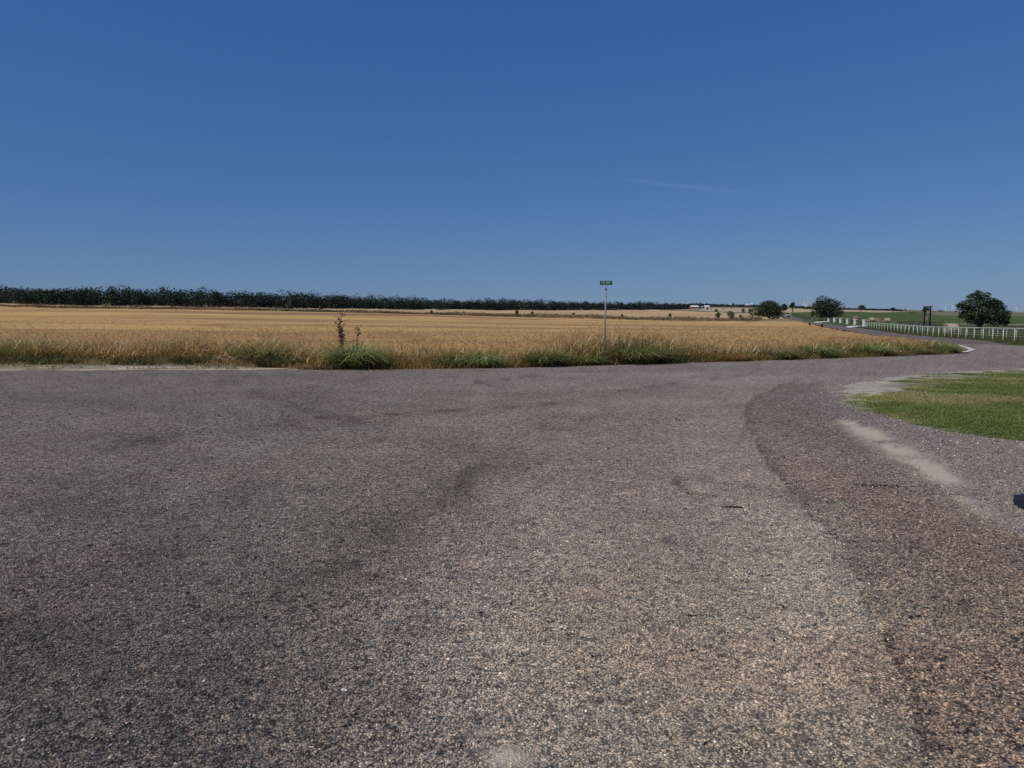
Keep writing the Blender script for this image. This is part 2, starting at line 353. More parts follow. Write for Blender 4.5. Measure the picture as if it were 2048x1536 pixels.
def road_tint(x, y):
    """average surface colour (linear) and sandiness of the road at a place"""
    wx = x+(fbm(x*1.3, y*1.3, 5)-.5)*.5; wy = y+(fbm(x*1.3, y*1.3, 9)-.5)*.5
    side = sst(-.35, .25, x/np.maximum(y, 2)+.10)                      # tarry left, worn and dusty right; the sun's backscatter also painted in, brighter rightwards
    T = (np.array([.172, .158, .143])[None]*np.interp(y, [2.5, 4, 8], [.95, 1.12, 1.55])[:, None])*(1-side)[:, None]+np.array([.355, .316, .260])[None]*side[:, None]
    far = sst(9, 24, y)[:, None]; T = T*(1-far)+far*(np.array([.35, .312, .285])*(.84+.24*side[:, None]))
    f = (fbm(x*.35, y*.6, 11)-.5)*.42+(fbm(x*1.6, y*2, 21)-.5)*.38+(fbm(x*6, y*6, 31)-.5)*.25
    m = 1+f
    for P, w, s in STRW:
        d, t = dseg(wx, wy, P); e = np.minimum(1, np.minimum(t, 1-t)*6+.15) if len(P) > 2 else 1
        g = np.exp(-(d/w)**2)*e*(.55+.9*fbm(x*2.2, y*2.2, 41)); m = m*(1+s*g)
    T = T*m[:, None]
    tan = (fbm(x*1.1+9, y*1.1, 51)*sst(6, 2, y))[:, None]*.5*side[:, None]; T = T*(1-tan)+T*np.array([1.18, 1.02, .82])*tan
    pk = sst(.5, .7, fbm(x*.9, y*.9, 61))[:, None]*.5; T = T*(1-pk)+T*np.array([1.10, .97, .97])*pk
    ns = inpoly(wx*.4+x*.6+(vnoise(x*3, y*3, 33)-.5)*.25*np.interp(y, [3, 7], [.45, .15]), wy*.4+y*.6, NEWSEAL); d, t = dseg(x, y, SEALEDGE)
    T = np.where(ns[:, None], T*np.array([.82, .785, .785])*np.interp(y, [3, 6], [.97, 1.0])[:, None], T)
    edge = np.exp(-(d/(.06+.1*fbm(x*2, y*2, 72)))**2)*(.1+.9*fbm(x*4, y*4, 71))*np.interp(y, [3.2, 7], [.75, 1]); T = T*(1-edge*.5*np.where(ns, 1, .3))[:, None]
    inl = inpoly(x, y, LAWN); dl, _ = dseg(x, y, LAWNEDGE)
    # shoulder gravel between the seal and the lawn
    dS, tS = dseg(x, y, SAND); sh = (x > np.interp(y, SAND[::-1, 1], SAND[::-1, 0])) & (y < 16.5)
    T = np.where(sh[:, None], T*.25+np.array([.33, .29, .265])*.75*(1+.6*f[:, None]), T)
    sand = np.exp(-(dS/(.05+.34*fbm(x*1.2, y*1.2, 81)*np.interp(y, [5, 7.5, 10, 13], [.4, .75, .8, .35])))**2)*sst(.20, .58, fbm(x*2.3, y*2.3, 83))*1.4
    sand = np.clip(sand*sst(5.0, 7.5, y)*1.1, 0, 1)
    gl = np.exp(-(dl/.5)**2)*sst(12.5, 17, y)*(.4+.8*fbm(x*2, y*2, 85))*np.where(y > 16, 1, .5)      # pale dust along the lawn edge
    T = T*(1-.65*np.clip(gl, 0, 1)[:, None])+np.array([.40, .37, .31])*.65*np.clip(gl, 0, 1)[:, None]
    for u, v, r in ((1015, 1512, .075), (965, 1465, .035), (1690, 1590, .06)):
        px, py = flat(u, v); sand = np.maximum(sand, np.exp(-(((x-px)/1.2)**2+((y-py)/.9)**2)/r**2)*(.5+.9*fbm(x*20, y*20, 3)))
    sand = np.clip(sand, 0, .95)[:, None]
    T = T*(1-sand)+np.array([.50, .44, .33])*sand
    kd = np.exp(-((y-ge_y(x))/.35)**2)*sst(-4, 0, y-ge_y(x)); 
    return np.clip(T, .02, .7), sand[:, 0]
uu = np.concatenate([np.arange(-2400, -40, 60.), np.arange(-40, 2090, 5.), np.arange(2090, 4600, 60.)])
yfar_v = np.interp(uu, [-900, 0, 400, 760, 1024, 1300, 1450, 1600, 1800, 1860, 1905, 1916, 2048, 2400, 3000], [745, 742, 741, 739, 736, 728, 723.5, 719, 712, 700, 688, 684, 692, 712, 722])
yf = np.interp(uu, uu, -EYE/ratio(yfar_v))
K = 300; tk = (np.arange(K)/(K-1))
yn = 1.3
Yr = (1/((1/yn)*(1-tk)[:, None]+(1/yf)[None]*tk[:, None])); Xr_ = ((uu-1024)/F)[None]*Yr
Yr = np.vstack([np.full((1, len(uu)), -12.), Yr]); Xr_ = np.vstack([Xr_[:1]*6, Xr_])
crown = -.0
V = np.stack([Xr_.ravel(), Yr.ravel(), np.zeros(Yr.size)+crown], -1)
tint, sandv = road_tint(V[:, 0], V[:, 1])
ii = np.arange(V.shape[0]).reshape(Yr.shape)
Q = np.stack([ii[:-1, :-1], ii[:-1, 1:], ii[1:, 1:], ii[1:, :-1]], -1).reshape(-1, 4)
def chipmat(name):
    m, t, b = nmat(name); b.inputs['Roughness'].default_value = .85; b.inputs['Specular IOR Level'].default_value = .15
    p = geo_pos(t)
    vo = N(t, 'ShaderNodeTexVoronoi'); vo.inputs['Scale'].default_value = 98; t.links.new(p, vo.inputs['Vector'])
    v2 = N(t, 'ShaderNodeTexVoronoi'); v2.inputs['Scale'].default_value = 30; t.links.new(p, v2.inputs['Vector']); t.links.new(p, v2.inputs['Vector'])
    sp = N(t, 'ShaderNodeSeparateColor'); t.links.new(vo.outputs['Color'], sp.inputs[0])
    sp2 = N(t, 'ShaderNodeSeparateColor'); t.links.new(v2.outputs['Color'], sp2.inputs[0])
    cells = ramp(t, sp.outputs[0], [(0, (.33, .36, .38)), (.28, (.75, .76, .77)), (.5, (1.0, .95, .9)), (.66, (1.33, 1.12, .98)), (.82, (1.3, 1.2, .98)), (.94, (2.0, 1.9, 1.75))], True)
    gap = ramp(t, vo.outputs['Distance'], [(.35, (1.12, 1.12, 1.12)), (.75, (.28, .28, .28))])
    c = rgbmix(t, 'MULTIPLY', 1, cells, gap)
    c2 = ramp(t, sp2.outputs[0], [(0, (.30, .31, .33)), (.14, (.72, .73, .74)), (.40, (1.05, 1.05, 1.05)), (.80, (1.35, 1.30, 1.24)), (.96, (1.9, 1.85, 1.8))], True)
    c = rgbmix(t, 'MULTIPLY', .85, c, c2)
    n3 = ramp(t, noise(t, 9, 4, .7, vec=p), [(.3, (.66, .66, .68)), (.7, (1.38, 1.36, 1.33))]); c = rgbmix(t, 'MULTIPLY', .8, c, n3)
    a = attr_col(t); sd_ = attr_col(t, 'sand')
    wn = attr_col(t, 'wear'); c = rgbmix(t, 'MIX', wn.outputs['Fac'], c, (.60, .57, .545))
    full = rgbmix(t, 'MULTIPLY', 1, c, a.outputs['Vector'])
    fine = rgbmix(t, 'MULTIPLY', 1, ramp(t, noise(t, 160, 3, .8, vec=p), [(.3, (.75, .75, .75)), (.7, (1.25, 1.25, 1.25))]), a.outputs['Vector'])
    t.links.new(rgbmix(t, 'MIX', sd_.outputs['Fac'], full, fine), b.inputs['Base Color'])
    inv = N(t, 'ShaderNodeMath', operation='MULTIPLY_ADD'); t.links.new(vo.outputs['Distance'], inv.inputs[0]); inv.inputs[1].default_value = -1; inv.inputs[2].default_value = 1
    bump(t, b, inv.outputs[0], .007, .9); return m
M_ROAD = chipmat('chip_seal')
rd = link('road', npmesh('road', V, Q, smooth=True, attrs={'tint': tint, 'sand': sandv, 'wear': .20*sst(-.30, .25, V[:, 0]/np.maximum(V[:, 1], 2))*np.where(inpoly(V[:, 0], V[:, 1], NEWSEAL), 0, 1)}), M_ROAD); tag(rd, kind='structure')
# road B, draped
EX, EY = [], []
sy = np.exp(np.linspace(math.log(57), math.log(RBy[0]), 90)); sx = np.interp(sy, RBy[::-1], RBx[::-1])
sx = np.convolve(np.pad(sx, 4, mode='edge'), np.ones(9)/9, 'valid')
dx = np.gradient(sx); dy = np.gradient(sy); ln = np.hypot(dx, dy); nx, ny = -dy/ln, dx/ln
VV = []
for k in np.linspace(0, 4.8, 9):
    X = sx+nx*k; Y = sy+ny*k; Z = np.maximum(gz(X, Y), gz(sx, sy)*.5+gz(X, Y)*.5)+.13+.02*math.sin(k/4.8*PI)
    Z = np.where(Y < 62, .004, Z); VV.append(np.stack([X, Y, Z], -1))
VV = np.array(VV); nk, ns_ = VV.shape[:2]; ii = np.arange(nk*ns_).reshape(nk, ns_)
Q = np.stack([ii[:-1, :-1], ii[:-1, 1:], ii[1:, 1:], ii[1:, :-1]], -1).reshape(-1, 4)[:, ::-1]
VF = VV.reshape(-1, 3); tb = np.array([.235, .215, .205])[None]*(.8+.4*fbm(VF[:, 0]*.5, VF[:, 1]*.2, 8))[:, None]
r2 = link('side_road', npmesh('side_road', VF, Q, smooth=True, attrs={'tint': tb, 'sand': np.zeros(len(VF))}), M_ROAD); tag(r2, kind='structure')
# pale gravel edging of road B (right side)
M_PALEDUST = simple('pale_dust', (.42, .39, .33), .95, .2, 6, spec=.05)
VV2 = []
for k in (-.6, -.25, .05):
    X = sx+nx*k; Y = sy+ny*k; VV2.append(np.stack([X, Y, gz(X, Y)+(.02 if k < -.5 else .10 if k < 0 else .125)], -1))
VV2 = np.array(VV2); ii = np.arange(3*ns_).reshape(3, ns_)
Q = np.stack([ii[:-1, :-1], ii[:-1, 1:], ii[1:, 1:], ii[1:, :-1]], -1).reshape(-1, 4)[:, ::-1]
sel = VV2.reshape(-1, 3)[Q].mean(1)[:, 1] > 88
tag(link('road_shoulder', npmesh('road_shoulder', VV2.reshape(-1, 3), Q[sel]), M_PALEDUST), kind='structure')
def sheet(name, P, z, mat, res=.35, attrs=None, wob=0):
    """flat patch with an outline, tessellated by clipping a grid through bmesh-free fan of the polygon"""
    me = bpy.data.meshes.new(name); me.from_pydata([(p[0], p[1], z) for p in P], [], [tuple(range(len(P)))]); me.update()
    return tag(link(name, me, mat), kind='structure')
# wedge of earth between the roads, at the right end of the tall grass
wedge = pw([(1800, 712.2), (1850, 710.2), (1900, 708.2), (1932, 705), (1947, 700.5), (1938, 697), (1917, 690.5), (1908, 686), (1890, 679), (1850, 680)])
M_SOIL = landmat('verge_soil', [(.3, (.13, .11, .06)), (.55, (.16, .14, .06)), (.8, (.22, .18, .11))], [(.3, (.7, .7, .7)), (.6, (1.1, 1.1, 1.1))], ns=(.5, 3, 20), bd=.03)
if abs(wedge[0, 0]) > 0:
    w = wedge.copy(); c = w.mean(0)
    sheet('wedge_verge', w, .03, M_SOIL)
# white painted edge at the tip of the wedge
wl = pw([(1920, 706.6), (1937, 704.8), (1950, 701), (1941, 696.6), (1925, 692.5), (1916, 689.5)]); wi = pw([(1922, 705), (1932, 703.2), (1938, 700.6), (1932, 698), (1922, 694.5), (1915.5, 691)])
mb = MB(); n = len(wl); mb.add([(p[0], p[1], .036) for p in wl]+[(p[0], p[1], .036) for p in wi], [(i, i+1, n+i+1, n+i) for i in range(n-1)])
tag(mb.build('edge_line', simple('worn_white_paint', (.62, .61, .56), .8, .25, 3)), kind='structure')
# sandy verge at the left
M_SAND = landmat('pale_verge_sand', [(.38, (.20, .165, .10)), (.50, (.40, .34, .25)), (.62, (.56, .50, .41))], [(.38, (.5, .47, .40)), (.56, (1.1, 1.08, 1.04))], scale=(.5, 1.4, 1), ns=(.9, 3.5, 30), bd=.02)
xs = np.linspace(-60, -5.0, 120); y0 = ge_y(xs); wd = np.interp(xs, [-60, -18, -12, -8, -5.0], [6.2, 5.8, 4.6, 2.4, .2])*(.75+.5*fbm(xs*.7, xs*0, 2))
VVs = np.concatenate([np.stack([xs, y0-.02, xs*0+.004], -1), np.stack([xs, y0+wd*.5, xs*0+.01], -1), np.stack([xs, y0+wd, xs*0-.02], -1)])
ii = np.arange(360).reshape(3, 120); Q = np.stack([ii[:-1, :-1], ii[:-1, 1:], ii[1:, 1:], ii[1:, :-1]], -1).reshape(-1, 4)
tag(link('sandy_verge', npmesh('sandy_verge', VVs, Q), M_SAND), kind='structure')
# lawn earth, slightly raised
M_LAWNSOIL = landmat('lawn_soil', [(.35, (.75, .75, .75)), (.65, (1.15, 1.15, 1.15))], [(.3, (.7, .7, .7)), (.6, (1.15, 1.15, 1.15))], ns=(.8, 4, 40), bd=.02, use_tint=True)
xl = np.arange(5.5, 40, .22); yl = np.arange(8.6, 28.5, .16); XL, YL = np.meshgrid(xl, yl)
inl = inpoly(XL+(fbm(XL*2, YL*2, 4)-.5)*.5, YL+(fbm(XL*2, YL*2, 14)-.5)*.5, LAWN); dl, _ = dseg(XL.ravel(), YL.ravel(), LAWNEDGE); dl = dl.reshape(XL.shape)
ZL = np.where(inl, .004+.05*sst(0, 1.2, dl), -.003)
ii = np.arange(XL.size).reshape(XL.shape); Q = np.stack([ii[:-1, :-1], ii[:-1, 1:], ii[1:, 1:], ii[1:, :-1]], -1).reshape(-1, 4)
q_in = inl.ravel()[Q].sum(1) >= 1
_pl = np.clip(np.exp(-(dl/1.1)**2)*(.08+1.15*sst(13.0, 16.5, YL))*(.5+.8*fbm(XL*1.5, YL*1.5, 3))+sst(.5, .66, fbm(XL*.8, YL*1.6, 8))*.5*sst(13, 18, YL), 0, 1).ravel()[:, None]
lawn_tint = np.array([.15, .165, .07])*(1-_pl)+np.array([.42, .385, .32])*_pl
tag(link('lawn', npmesh('lawn', np.stack([XL.ravel(), YL.ravel(), ZL.ravel()], -1), Q[q_in], smooth=True, attrs={'tint': lawn_tint}), M_LAWNSOIL), kind='structure')

# ------------------------------------------------------------------ GRASS BLADES
def blades(P, H, Wd, az, lean, droop, col, seg=5, yaw=None):
    """one ribbon per row; returns verts, faces, tint"""
    n = len(P); t = np.linspace(0, 1, seg+1)
    dirx, diry = np.cos(az), np.sin(az)
    out = (lean[:, None]*t[None]+droop[:, None]*t[None]**3)*H[:, None]
    zz = H[:, None]*(t[None]-.55*np.clip(droop, 0, 1.6)[:, None]*t[None]**4)
    cx = P[:, 0, None]+dirx[:, None]*out; cy = P[:, 1, None]+diry[:, None]*out; cz = P[:, 2, None]+zz
    ya = az+PI/2 if yaw is None else yaw
    w = Wd[:, None]*(1-t[None]**2)*.5+Wd[:, None]*.04
    wx, wy = np.cos(ya)[:, None]*w, np.sin(ya)[:, None]*w
    V = np.empty((n, seg+1, 2, 3)); V[:, :, 0, 0] = cx-wx; V[:, :, 1, 0] = cx+wx; V[:, :, 0, 1] = cy-wy; V[:, :, 1, 1] = cy+wy
    V[:, :, 0, 2] = cz; V[:, :, 1, 2] = cz+w*.2
    b = np.arange(n)[:, None]*(seg+1)*2; k = np.arange(seg)[None]*2
    Fq = np.stack([b+k, b+k+1, b+k+3, b+k+2], -1).reshape(-1, 4)
    C = np.repeat(col[:, None, :], (seg+1)*2, 1).reshape(-1, 3)
    return V.reshape(-1, 3), Fq, C
def join(parts):
    vs, fs, cs = [], [], []; o = 0
    for v, f, c in parts: vs.append(v); fs.append(f+o); cs.append(c); o += len(v)
    return np.concatenate(vs), np.concatenate(fs), np.concatenate(cs)
def pick(pal, n, w=None, var=.2):
    pal = np.array(pal); i = R.choice(len(pal), n, p=w); return np.clip(pal[i]*(1+(R.rand(n, 1)-.5)*2*var), 0, 1)
M_BLADE = leafmat('grass_blades', trans=.48)
STRAW = [(.60, .42, .19), (.50, .31, .12), (.70, .53, .29), (.36, .19, .075), (.54, .34, .12)]
GREEN = [(.18, .20, .05), (.24, .25, .075), (.12, .14, .04), (.30, .28, .10)]
# tall grass strip along the far road edge
HT = ([0, 100, 180, 260, 350, 500, 560, 640, 760, 850, 900, 1000, 1100, 1180, 1240, 1320, 1400, 1450, 1520, 1600, 1700, 1800, 1900, 1950],
      [1.40, 1.22, 1.15, 1.32, 1.35, 1.40, 1.25, 1.05, .95, .95, .9, .9, 1.1, 1.55, 1.7, 1.6, 1.2, .85, .8, .9, .95, .95, .9, .4])
parts = []
n = 62000
x = R.uniform(-34, 24.6, n); dep = R.rand(n)**1.25*5.2
u_ = 1024+F*x/(ge_y(x)+1.5)
off = np.interp(u_, [-200, 0, 300, 450, 560, 640, 680], [5.2, 5.0, 4.6, 3.8, 2.0, .4, .15])+.7*fbm(x*.8, x*0, 7)*np.interp(u_, [600, 700], [1, .4])
y = ge_y(x)+off+dep
keep = (vnoise(x*1.7, y*1.7, 5)+.35 > R.rand(n)) & ~((x > 20) & (dep > np.interp(x, [20, 25.5], [5, 1.0])))
x, y, dep, u_ = x[keep], y[keep], dep[keep], u_[keep]; n = len(x)
prof = np.interp(u_, *HT)*np.interp(dep, [0, .5, 1.4, 6], [.45, .75, 1.0, .85])
clump = vnoise(x*.9, y*.7, 91)*.6+vnoise(x*2.6, y*2, 92)*.4
H = prof*(.35+.75*R.rand(n))*(.45+1.05*clump)
gp = np.clip(np.interp(u_, [0, 300, 640, 850, 1100, 1300, 1500, 1900], [.16, .07, .12, .32, .42, .42, .5, .6])*np.interp(dep, [0, 1.2, 2.5], [1.5, .9, .25])*(2*vnoise(x*.7, y*.7, 77)), 0, .9)
isg = R.rand(n) < gp
col = np.where(isg[:, None], pick(GREEN, n, [.35, .25, .3, .1]), pick(STRAW, n, [.25, .25, .15, .2, .15]))
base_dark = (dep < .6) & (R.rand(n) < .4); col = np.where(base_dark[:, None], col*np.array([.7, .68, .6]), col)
P = np.stack([x, y, np.full(n, GO)], -1)
az = R.uniform(0, 2*PI, n)
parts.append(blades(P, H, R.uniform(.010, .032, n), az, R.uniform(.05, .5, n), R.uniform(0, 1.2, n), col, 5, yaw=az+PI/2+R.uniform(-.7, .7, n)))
# short tangle at the foot
m = 16000; xi = R.uniform(-34, 25.2, m); u2 = 1024+F*xi/(ge_y(xi)+1.5); of = np.interp(u2, [-200, 0, 300, 450, 560, 640, 680], [4.1, 3.9, 3.5, 2.6, 1.1, .1, .05]); yi = ge_y(xi)+of+R.rand(m)**1.5*2.0
g2 = R.rand(m) < np.interp(u2, [0, 600, 900, 1300, 1900], [.30, .25, .5, .8, .8])*(.2+1.3*vnoise(xi*.7, yi, 15))
parts.append(blades(np.stack([xi, yi, np.full(m, GO)], -1), R.uniform(.1, .42, m), R.uniform(.01, .022, m), R.uniform(0, 6.28, m), R.uniform(.2, 1.0, m), R.uniform(0, .8, m), np.where(g2[:, None], pick(GREEN, m), pick(STRAW, m)*.8), 3))
# thin litter and starved tufts over the sandy verge
m = 13000; xi = R.uniform(-40, -5.5, m); u2 = 1024+F*xi/(ge_y(xi)+1.5); of = R.uniform(.15, 1, m)*np.interp(u2, [-200, 0, 300, 450, 560, 640], [5.2, 5, 4.6, 3.8, 2.0, .4]); yi = ge_y(xi)+of
ks = vnoise(xi*1.3, yi*2.2, 44) > R.uniform(.35, 1.0, m)*np.interp(of, [.2, 4], [1.05, .6]); xi, yi = xi[ks], yi[ks]; m = len(xi)
parts.append(blades(np.stack([xi, yi, np.full(m, -.005)], -1), R.uniform(.05, .22, m), R.uniform(.012, .03, m), R.uniform(0, 6.28, m), R.uniform(.5, 1.6, m), R.uniform(0, .8, m), pick([(.30, .24, .13), (.20, .19, .09), (.40, .32, .2), (.13, .11, .06)], m), 3))
# sparse arching seed stalks, pale
m = 1100; xi = R.uniform(-30, 22, m); u2 = 1024+F*xi/(ge_y(xi)+3); yi = ge_y(xi)+np.interp(u2, [-200, 0, 300, 450, 560, 640, 680], [5.2, 5.0, 4.6, 3.8, 2.0, .4, .15])+.3+R.uniform(.2, 3.5, m)
Hs = np.interp(u2, *HT)*R.uniform(.95, 1.28, m); azs = R.uniform(0, 6.28, m)
parts.append(blades(np.stack([xi, yi, np.full(m, GO)], -1), Hs, np.full(m, .02), azs, R.uniform(.1, .35, m), R.uniform(.2, .7, m), pick(STRAW, m)*.9, 6))
# long pale arching leaves catching the light near the top of the stand
m2 = 6500; xa = R.uniform(-34, 24, m2); u3 = 1024+F*xa/(ge_y(xa)+3); ya = ge_y(xa)+np.interp(u3, [-200, 0, 300, 450, 560, 640, 680], [5.2, 5.0, 4.6, 3.8, 2.0, .4, .15])+R.uniform(.1, 3.2, m2)
ka = R.rand(m2) < np.interp(u3, [0, 600, 900, 1300, 1500], [1, .9, .4, .6, .25]); xa, ya, u3 = xa[ka], ya[ka], u3[ka]; m2 = len(xa); ht = np.interp(u3, *HT)*R.uniform(.35, .95, m2)
parts.append(blades(np.stack([xa, ya, ht*.55+GO], -1), ht*R.uniform(.4, .75, m2), R.uniform(.02, .045, m2), R.uniform(0, 6.28, m2), R.uniform(.3, 1.0, m2), R.uniform(.4, 1.5, m2), pick([(.76, .60, .34), (.66, .47, .22), (.56, .37, .15), (.50, .42, .17)], m2), 4))
# panicles: loose sprays of small flecks near the stalk tips
k = 7; tt = R.uniform(.72, 1.0, (m, k)); 
ax_ = R.uniform(.1, .35, m)[:, None]*tt*Hs[:, None]*1.2
pp = np.stack([xi[:, None]+np.cos(azs)[:, None]*ax_+R.normal(0, .03, (m, k)), yi[:, None]+np.sin(azs)[:, None]*ax_+R.normal(0, .03, (m, k)), tt*Hs[:, None]*.93+GO], -1).reshape(-1, 3)
mm = len(pp); parts.append(blades(pp, R.uniform(.03, .08, mm), R.uniform(.012, .028, mm), R.uniform(0, 6.28, mm), R.uniform(.2, 1, mm), R.uniform(.2, 1.2, mm), pick([(.36, .17, .09), (.44, .26, .13), (.55, .45, .28)], mm), 2))
v_, f_, c_ = join(parts)
tag(link('roadside_grass', npmesh('roadside_grass', v_, f_, attrs={'tint': c_}), M_BLADE), label='tall dry straw-coloured grass along the far edge of the road', cat='grass', kind='stuff')
# green tussocks: things of their own
def tussock(name, u, yoff, rad, h, n, pal, label, w=(.018, .05), lean=(.15, .7), dr=(.2, 1.3), group=None, dense=1.0, cat='grass clump', rowv=None):
    y = None
    for _ in range(6): 
        y = (y or 27); xx = (u-1024)/F*y*1.0; y = float(ge_y(xx))+yoff
    r = rad*np.sqrt(R.rand(n)); a = R.uniform(0, 2*PI, n)
    az = a+R.normal(0, .5, n)
    P = np.stack([r*np.cos(a), r*np.sin(a)*.75, np.full(n, 0.)], -1)
    H = h*(.55+.55*R.rand(n))*(1-.25*(r/rad))
    v, f, c = blades(P, H, R.uniform(*w, n), az, R.uniform(*lean, n)*(.3+r/rad), R.uniform(*dr, n), pick(pal, n), 6, yaw=az+PI/2)
    o = link(name, npmesh(name, v, f, attrs={'tint': c}), M_BLADE, loc=(xx, y, GO))
    return tag(o, label, cat, group)
G1 = [(.24, .30, .07), (.38, .43, .15), (.13, .18, .05), (.55, .58, .32)]
G2 = [(.27, .29, .09), (.19, .21, .06), (.50, .45, .23), (.13, .14, .05)]
TU = [('green_tussock', 712, .6, .52, 1.4, 1000, G1, 'big bright green tussock arching over the road edge below the dark seed stalks'),
      ('green_tussock', 965, .5, .32, .85, 420, G1, 'small deep green weed clump between straw-coloured grass left of the sign post'),
      ('green_tussock', 1085, .6, .5, 1.0, 700, G2, 'green tussock with pale arching blades, second green clump left of the sign post'),
      ('green_tussock', 1262, .9, 1.15, 1.15, 1700, G2, 'wide dark green mound of grass at the foot of the street sign'),
      ('green_tussock', 1552, .8, .75, .8, 900, G2, 'green grass clump leaning over the road edge right of the orange grass'),
      ('green_tussock', 1628, 1.0, .6, .95, 800, G1, 'rounded bright green grass clump at the road edge below the multi-trunked tree'),
      ('green_tussock', 1742, 1.0, .7, 1.0, 1000, G1, 'dense green grass clump at the road edge below the white pillars'),
      ('green_tussock', 1822, 1.0, .7, .62, 800, G2, 'olive green grass clump second from the right end of the verge'),
      ('green_tussock', 1886, 1.0, .65, .85, 900, G1, 'last green grass clump beside the white edge line at the end of the verge'),
      ('green_tussock', 535, 3.6, .8, 1.3, 800, G2, 'green and straw tussock standing taller than the dry grass left of the biggest green tussock'),
      ('green_tussock', 905, .8, .5, .72, 420, G2, 'loose grey-green grass clump at the road edge left of the small deep green weed'),
      ('green_tussock', 1165, .7, .6, .66, 600, G2, 'low green grass clump at the road edge just left of the street sign')]
for t_ in TU: tussock(*t_, group='green clumps along the verge')
G3 = [(.09, .10, .035), (.14, .14, .05), (.20, .17, .08), (.06, .07, .03)]
for (u, off_, rad, h, lab) in ((120, 4.7, 1.2, .45, 'low dark green bushy weed, second from the left on the sandy verge'), (285, 4.5, 1.3, .45, 'low dark green weed behind the sandy verge below the pale arching grass'),
        (392, 3.9, .85, .5, 'dark sprawling weed at the back of the sandy verge, left of the curly pale stems'), (560, 1.9, .8, .6, 'yellow-green leafy weed at the right end of the sandy verge'),
        (20, 4.9, .9, .5, 'dark weed clump at the very left edge of the verge')):
    tussock('verge_weed', u, off_, rad, h, 1100, G3, lab, w=(.02, .04), lean=(.1, 1.1), dr=(0, .5), group='low weeds behind the sandy verge', cat='weed')
tussock('olive_weed', 45, 6.0, 1.5, 1.2, 1500, [(.32, .28, .09), (.42, .33, .13), (.20, .19, .07)], 'tall bushy olive weed at the left edge of the picture', w=(.012, .026), lean=(.05, .4), dr=(0, .5), cat='weed')
tussock('orange_tussock', 1452, .7, .85, .62, 1000, [(.40, .22, .08), (.33, .17, .07), (.48, .30, .13)], 'rust-orange dry grass tussock hanging over the road edge right of the sign', w=(.01, .02), lean=(.3, .9), dr=(.3, 1.2), cat='grass clump')
# curly pale fallen stems on the sandy verge
cs = empty('pale_stem_tangle', (flat(466, 730)[0], flat(466, 730)[1], 0), 'curly bleached dead stems lying at the edge of the sandy verge', 'dead stems')
M_BLEACH = simple('bleached_stem', (.55, .46, .32), .8, .2, 10)
for i in range(9):
    a = R.uniform(0, 6.28); x0, y0_ = R.uniform(-.6, .5), R.uniform(-.2, .3); pts = []
    for j in range(8):
        t_ = j/7; pts.append((x0+math.cos(a)*t_*.7+.09*math.sin(t_*7+i), y0_+math.sin(a)*t_*.3, .03+.38*math.sin(t_*PI*.9)*R.uniform(.7, 1)))
    MB().tube(pts, .007, 5).build('stem', M_BLEACH, cs, True)
# tall dark dead weed stalks
M_DEAD = simple('dead_brown_stalk', (.15, .085, .06), .9, .3, 20)
M_SEED = simple('dark_seed_head', (.085, .045, .04), .9, .4, 30)
def deadweed(u, h, seed, label, arch):
    rr = np.random.RandomState(seed); y = 27.0
    for _ in range(5): xx = (u-1024)/F*y; y = float(ge_y(xx))+1.25
    e = empty('dead_weed', (xx, y, GO), label, 'dead weed', 'dark dead weed stalks above the green tussock')
    st = MB(); pts = []
    for j in range(9):
        t_ = j/8; pts.append((.10*math.sin(t_*2+seed)+arch*t_**3, .03*t_, h*t_*(1-.12*abs(arch)*t_**3*3)))
    st.tube(pts, [.013*(1-.6*j/8) for j in range(9)], 6); st.build('stalk', M_DEAD, e, True)
    seeds = MB(); br = MB()
    def blob(c, r):
        a, b_ = rr.uniform(0, 6.28), rr.uniform(.7, 1.5)
        vs = [(c[0]+r*math.cos(a+k*PI/2.5), c[1]+r*math.sin(a+k*PI/2.5), c[2]+rr.uniform(-.3, .3)*r) for k in range(5)]+[(c[0], c[1], c[2]+r*b_), (c[0], c[1], c[2]-r*b_)]
        seeds.add(vs, [(k, (k+1) % 5, 5) for k in range(5)]+[((k+1) % 5, k, 6) for k in range(5)])
    for i in range(85 if arch < .2 else 34):
        t_ = rr.uniform(.35, 1) if i % 3 else rr.uniform(.45, .7); j = t_*8; q = Vector(pts[int(j)] if j >= 8 else pts[int(j)]).lerp(Vector(pts[min(8, int(j)+1)]), j-int(j))
        L = rr.uniform(.04, .14)*(1.0 if t_ < .8 else 1.5); a = rr.uniform(0, 6.28); tip = q+Vector((math.cos(a)*L, math.sin(a)*L*.6, rr.uniform(.0, .12)))
        br.tube([q, (q+tip)/2+Vector((0, 0, .015)), tip], [.009, .007, .005], 4, False); blob(tip, rr.uniform(.012, .034))
    tag(br.build('side_branches', M_DEAD, e, True), kind='stuff'); tag(seeds.build('seed_heads', M_SEED, e), kind='stuff')
deadweed(686, 2.05, 3, 'taller dark dead weed stalk crowded with seed heads rising from the green tussock', .05)
deadweed(682, 1.75, 31, 'leftmost thin dark stalk of the dead weeds above the green tussock', -.18)
deadweed(709, 1.85, 8, 'dark dead weed stalk whose tip arches over to the right above the green tussock', .32)
